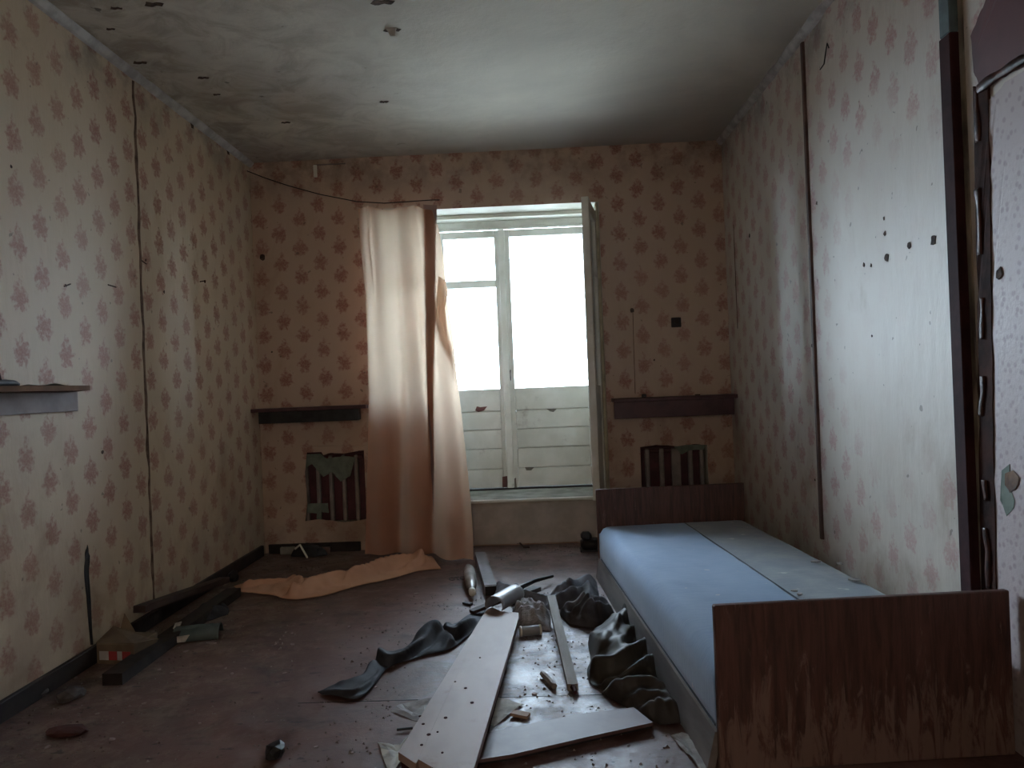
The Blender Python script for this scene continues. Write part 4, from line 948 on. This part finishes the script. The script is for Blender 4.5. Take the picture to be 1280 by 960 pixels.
bm = B(); tube(bm, [fl(369, 686, .10), fl(375, 681, .13), fl(384, 697, .07)], .006, 5); obj('white_strip', bm, WHITE, st)
bm = B(); box(bm, -.05, .05, -.012, .012, 0, .05, .006); o = obj('grey_rubble', bm, SILL); o.location = (*fl(360, 693)[:2], 0); tag(o, 'grey rubble piece left of the charred lump', 'rubble')
bm = B(); box(bm, -.05, .05, -.02, .02, 0, .04, .004); o = obj('brick_piece', bm, M('pink_brick', (.20, .12, .10), (.14, .08, .07))); o.location = (*fl(403, 692)[:2], 0); tag(o, 'dull pink brick piece right of the charred lump', 'rubble')
def stone(px, py, sx, sy, sz, mat, label, cat='stone', s=0, name='stone'):
    q = fl(px, py); bm = B(); bmesh.ops.create_icosphere(bm, subdivisions=2, radius=1)
    for v in bm.verts:
        k = 1+.35*noise.noise(v.co*1.6+Vector((s, 0, 0))); v.co = Vector((v.co.x*sx*k, v.co.y*sy*k, max(0, v.co.z*.8*k+.5)*sz))
    o = obj(name, bm, mat); o.location = (q.x, q.y, .0005); o.rotation_euler[2] = s; return tag(o, label, cat)
stone(88, 875, .05, .03, .035, M('slate', (.07, .06, .06), (.10, .09, .09)), 'dark stone chip on floor near the left skirting', s=1)
stone(52, 867, .06, .03, .03, M('slate', (.07, .06, .06)), 'grey stone touching the left skirting', s=2)
stone(85, 917, .080, .040, .016, M('red_lump', (.09, .03, .028), (.05, .022, .02)), 'dark red crushed lump near the lower left corner', 'lump', 3, 'red_lump')
stone(292, 727, .03, .03, .05, BLACK, 'black lump behind the left tip of trailing cloth', 'lump', 4, 'lump')
stone(345, 945, .04, .03, .03, BLACK, 'black lump at the bottom edge of the floor', 'lump', 5, 'lump')
# mark written on the floor
tc = bpy.data.curves.new('mark', 'FONT'); tc.body = 'OTC'; tc.size = .042; tc.extrude = .0006; tc.offset = .0016
to = bpy.data.objects.new('mark_tmp', tc); COL.objects.link(to); bpy.context.view_layer.update()
me = bpy.data.meshes.new_from_object(to.evaluated_get(bpy.context.evaluated_depsgraph_get())); bpy.data.objects.remove(to)
mk = bpy.data.objects.new('floor_lettering', me); me.materials.clear(); me.materials.append(BLACK); COL.objects.link(mk); mk.parent = floor
q = fl(562, 726); mk.scale = (1, 2.2, 1); mk.location = (q.x, q.y, .0012); mk.rotation_euler[2] = math.radians(14); tag(mk, 'small dark hand-painted letters')
# loose chips one could count: pale flakes scattered over the floor
chips = [(282, 836), (199, 838), (159, 841), (216, 842), (345, 806), (366, 806), (122, 893), (95, 848), (232, 815), (356, 842), (290, 843), (437, 784), (520, 743), (402, 768),
         (350, 709), (640, 687), (697, 686), (650, 700), (663, 712), (668, 868), (712, 770), (745, 795), (657, 800), (140, 925), (60, 935), (180, 880), (250, 905), (395, 935), (440, 942), (470, 860)]
base = None
where = ['on bare floor right of the charred beam end', 'just right of the charred beam end', 'beside the near tip of the charred beam', 'second right of the charred beam end', 'in the open floor between packet and cloth strip',
 'in the open floor, right one of a pair', 'left of the red lump and above it', 'touching the left skirting by the dark stone', 'in front of the teal packet', 'left of the tip of the black cloth strip',
 'on bare floor in the middle left', 'above the middle of the black cloth strip', 'in front of the peach curtain hem', 'between the peach cloth end and black strip', 'at the front edge of the peach cloth end',
 'nearest the door step', 'by the boot below the door step', 'behind the bent twig', 'in front of the door step, in the middle', 'beside the tan offcut', 'right of the wooden lath top', 'by the olive jacket edge',
 'beside the small pale capped tube', 'below the red lump', 'in the lower left corner', 'right of the dark stone', 'alone in the lower left floor', 'left of the black lump at the bottom edge', 'right of the black lump at the bottom edge', 'below the tip of the black cloth strip']
for i, (px, py) in enumerate(chips):
    q = fl(px, py)
    if base is None:
        bm = B(); prism(bm, [Vector((.011*math.cos(a_)*(1+.3*math.sin(a_*3)), .008*math.sin(a_), 0)) for a_ in [k*math.pi/3.5 for k in range(7)]], (0, 0, .003))
        base = obj('paint_flake', bm, PINKC); o = base
    else:
        o = base.copy(); COL.objects.link(o)
    s_ = random.uniform(.5, 1.25); o.location = (q.x, q.y, .0014); o.rotation_euler[2] = random.uniform(0, 6); o.scale = (s_, s_, 1)
    tag(o, 'tiny pale flake '+where[i], 'flake', 'paint flakes scattered on the floor')
# uncountable grit
bm = B()
for i in range(3400):
    t_ = random.random()
    if t_ < .45: x = XL+.03+abs(random.gauss(0, .35)); y = random.uniform(1.2, 4.9)
    elif t_ < .6: x = random.uniform(-1.0, .25); y = YF-.03-abs(random.gauss(0, .18))
    else: x = random.gauss(-.15, .42); y = random.uniform(1.9, 3.9)
    if not (XL+.03 < x < .36 and 1.2 < y < YF-.03): continue
    if 2.0 < y < 3.6 and -.50 < x < -.10: continue
    s_ = random.uniform(.0015, .0062)*(1.6 if random.random() < .06 else 1); a_ = random.uniform(0, 6)
    v = [bm.verts.new((x+s_*math.cos(a_+k*2.1)*random.uniform(.7, 1.3), y+s_*math.sin(a_+k*2.1)*random.uniform(.7, 1.3), .0004)) for k in range(3)]
    tp = bm.verts.new((x, y, .0004+s_*.9))
    for k in range(3): bm.faces.new((v[k], v[(k+1) % 3], tp))
tag(obj('grit', bm, CRUMB), 'fine grit and plaster crumbs strewn over the floor', 'debris', kind='stuff')
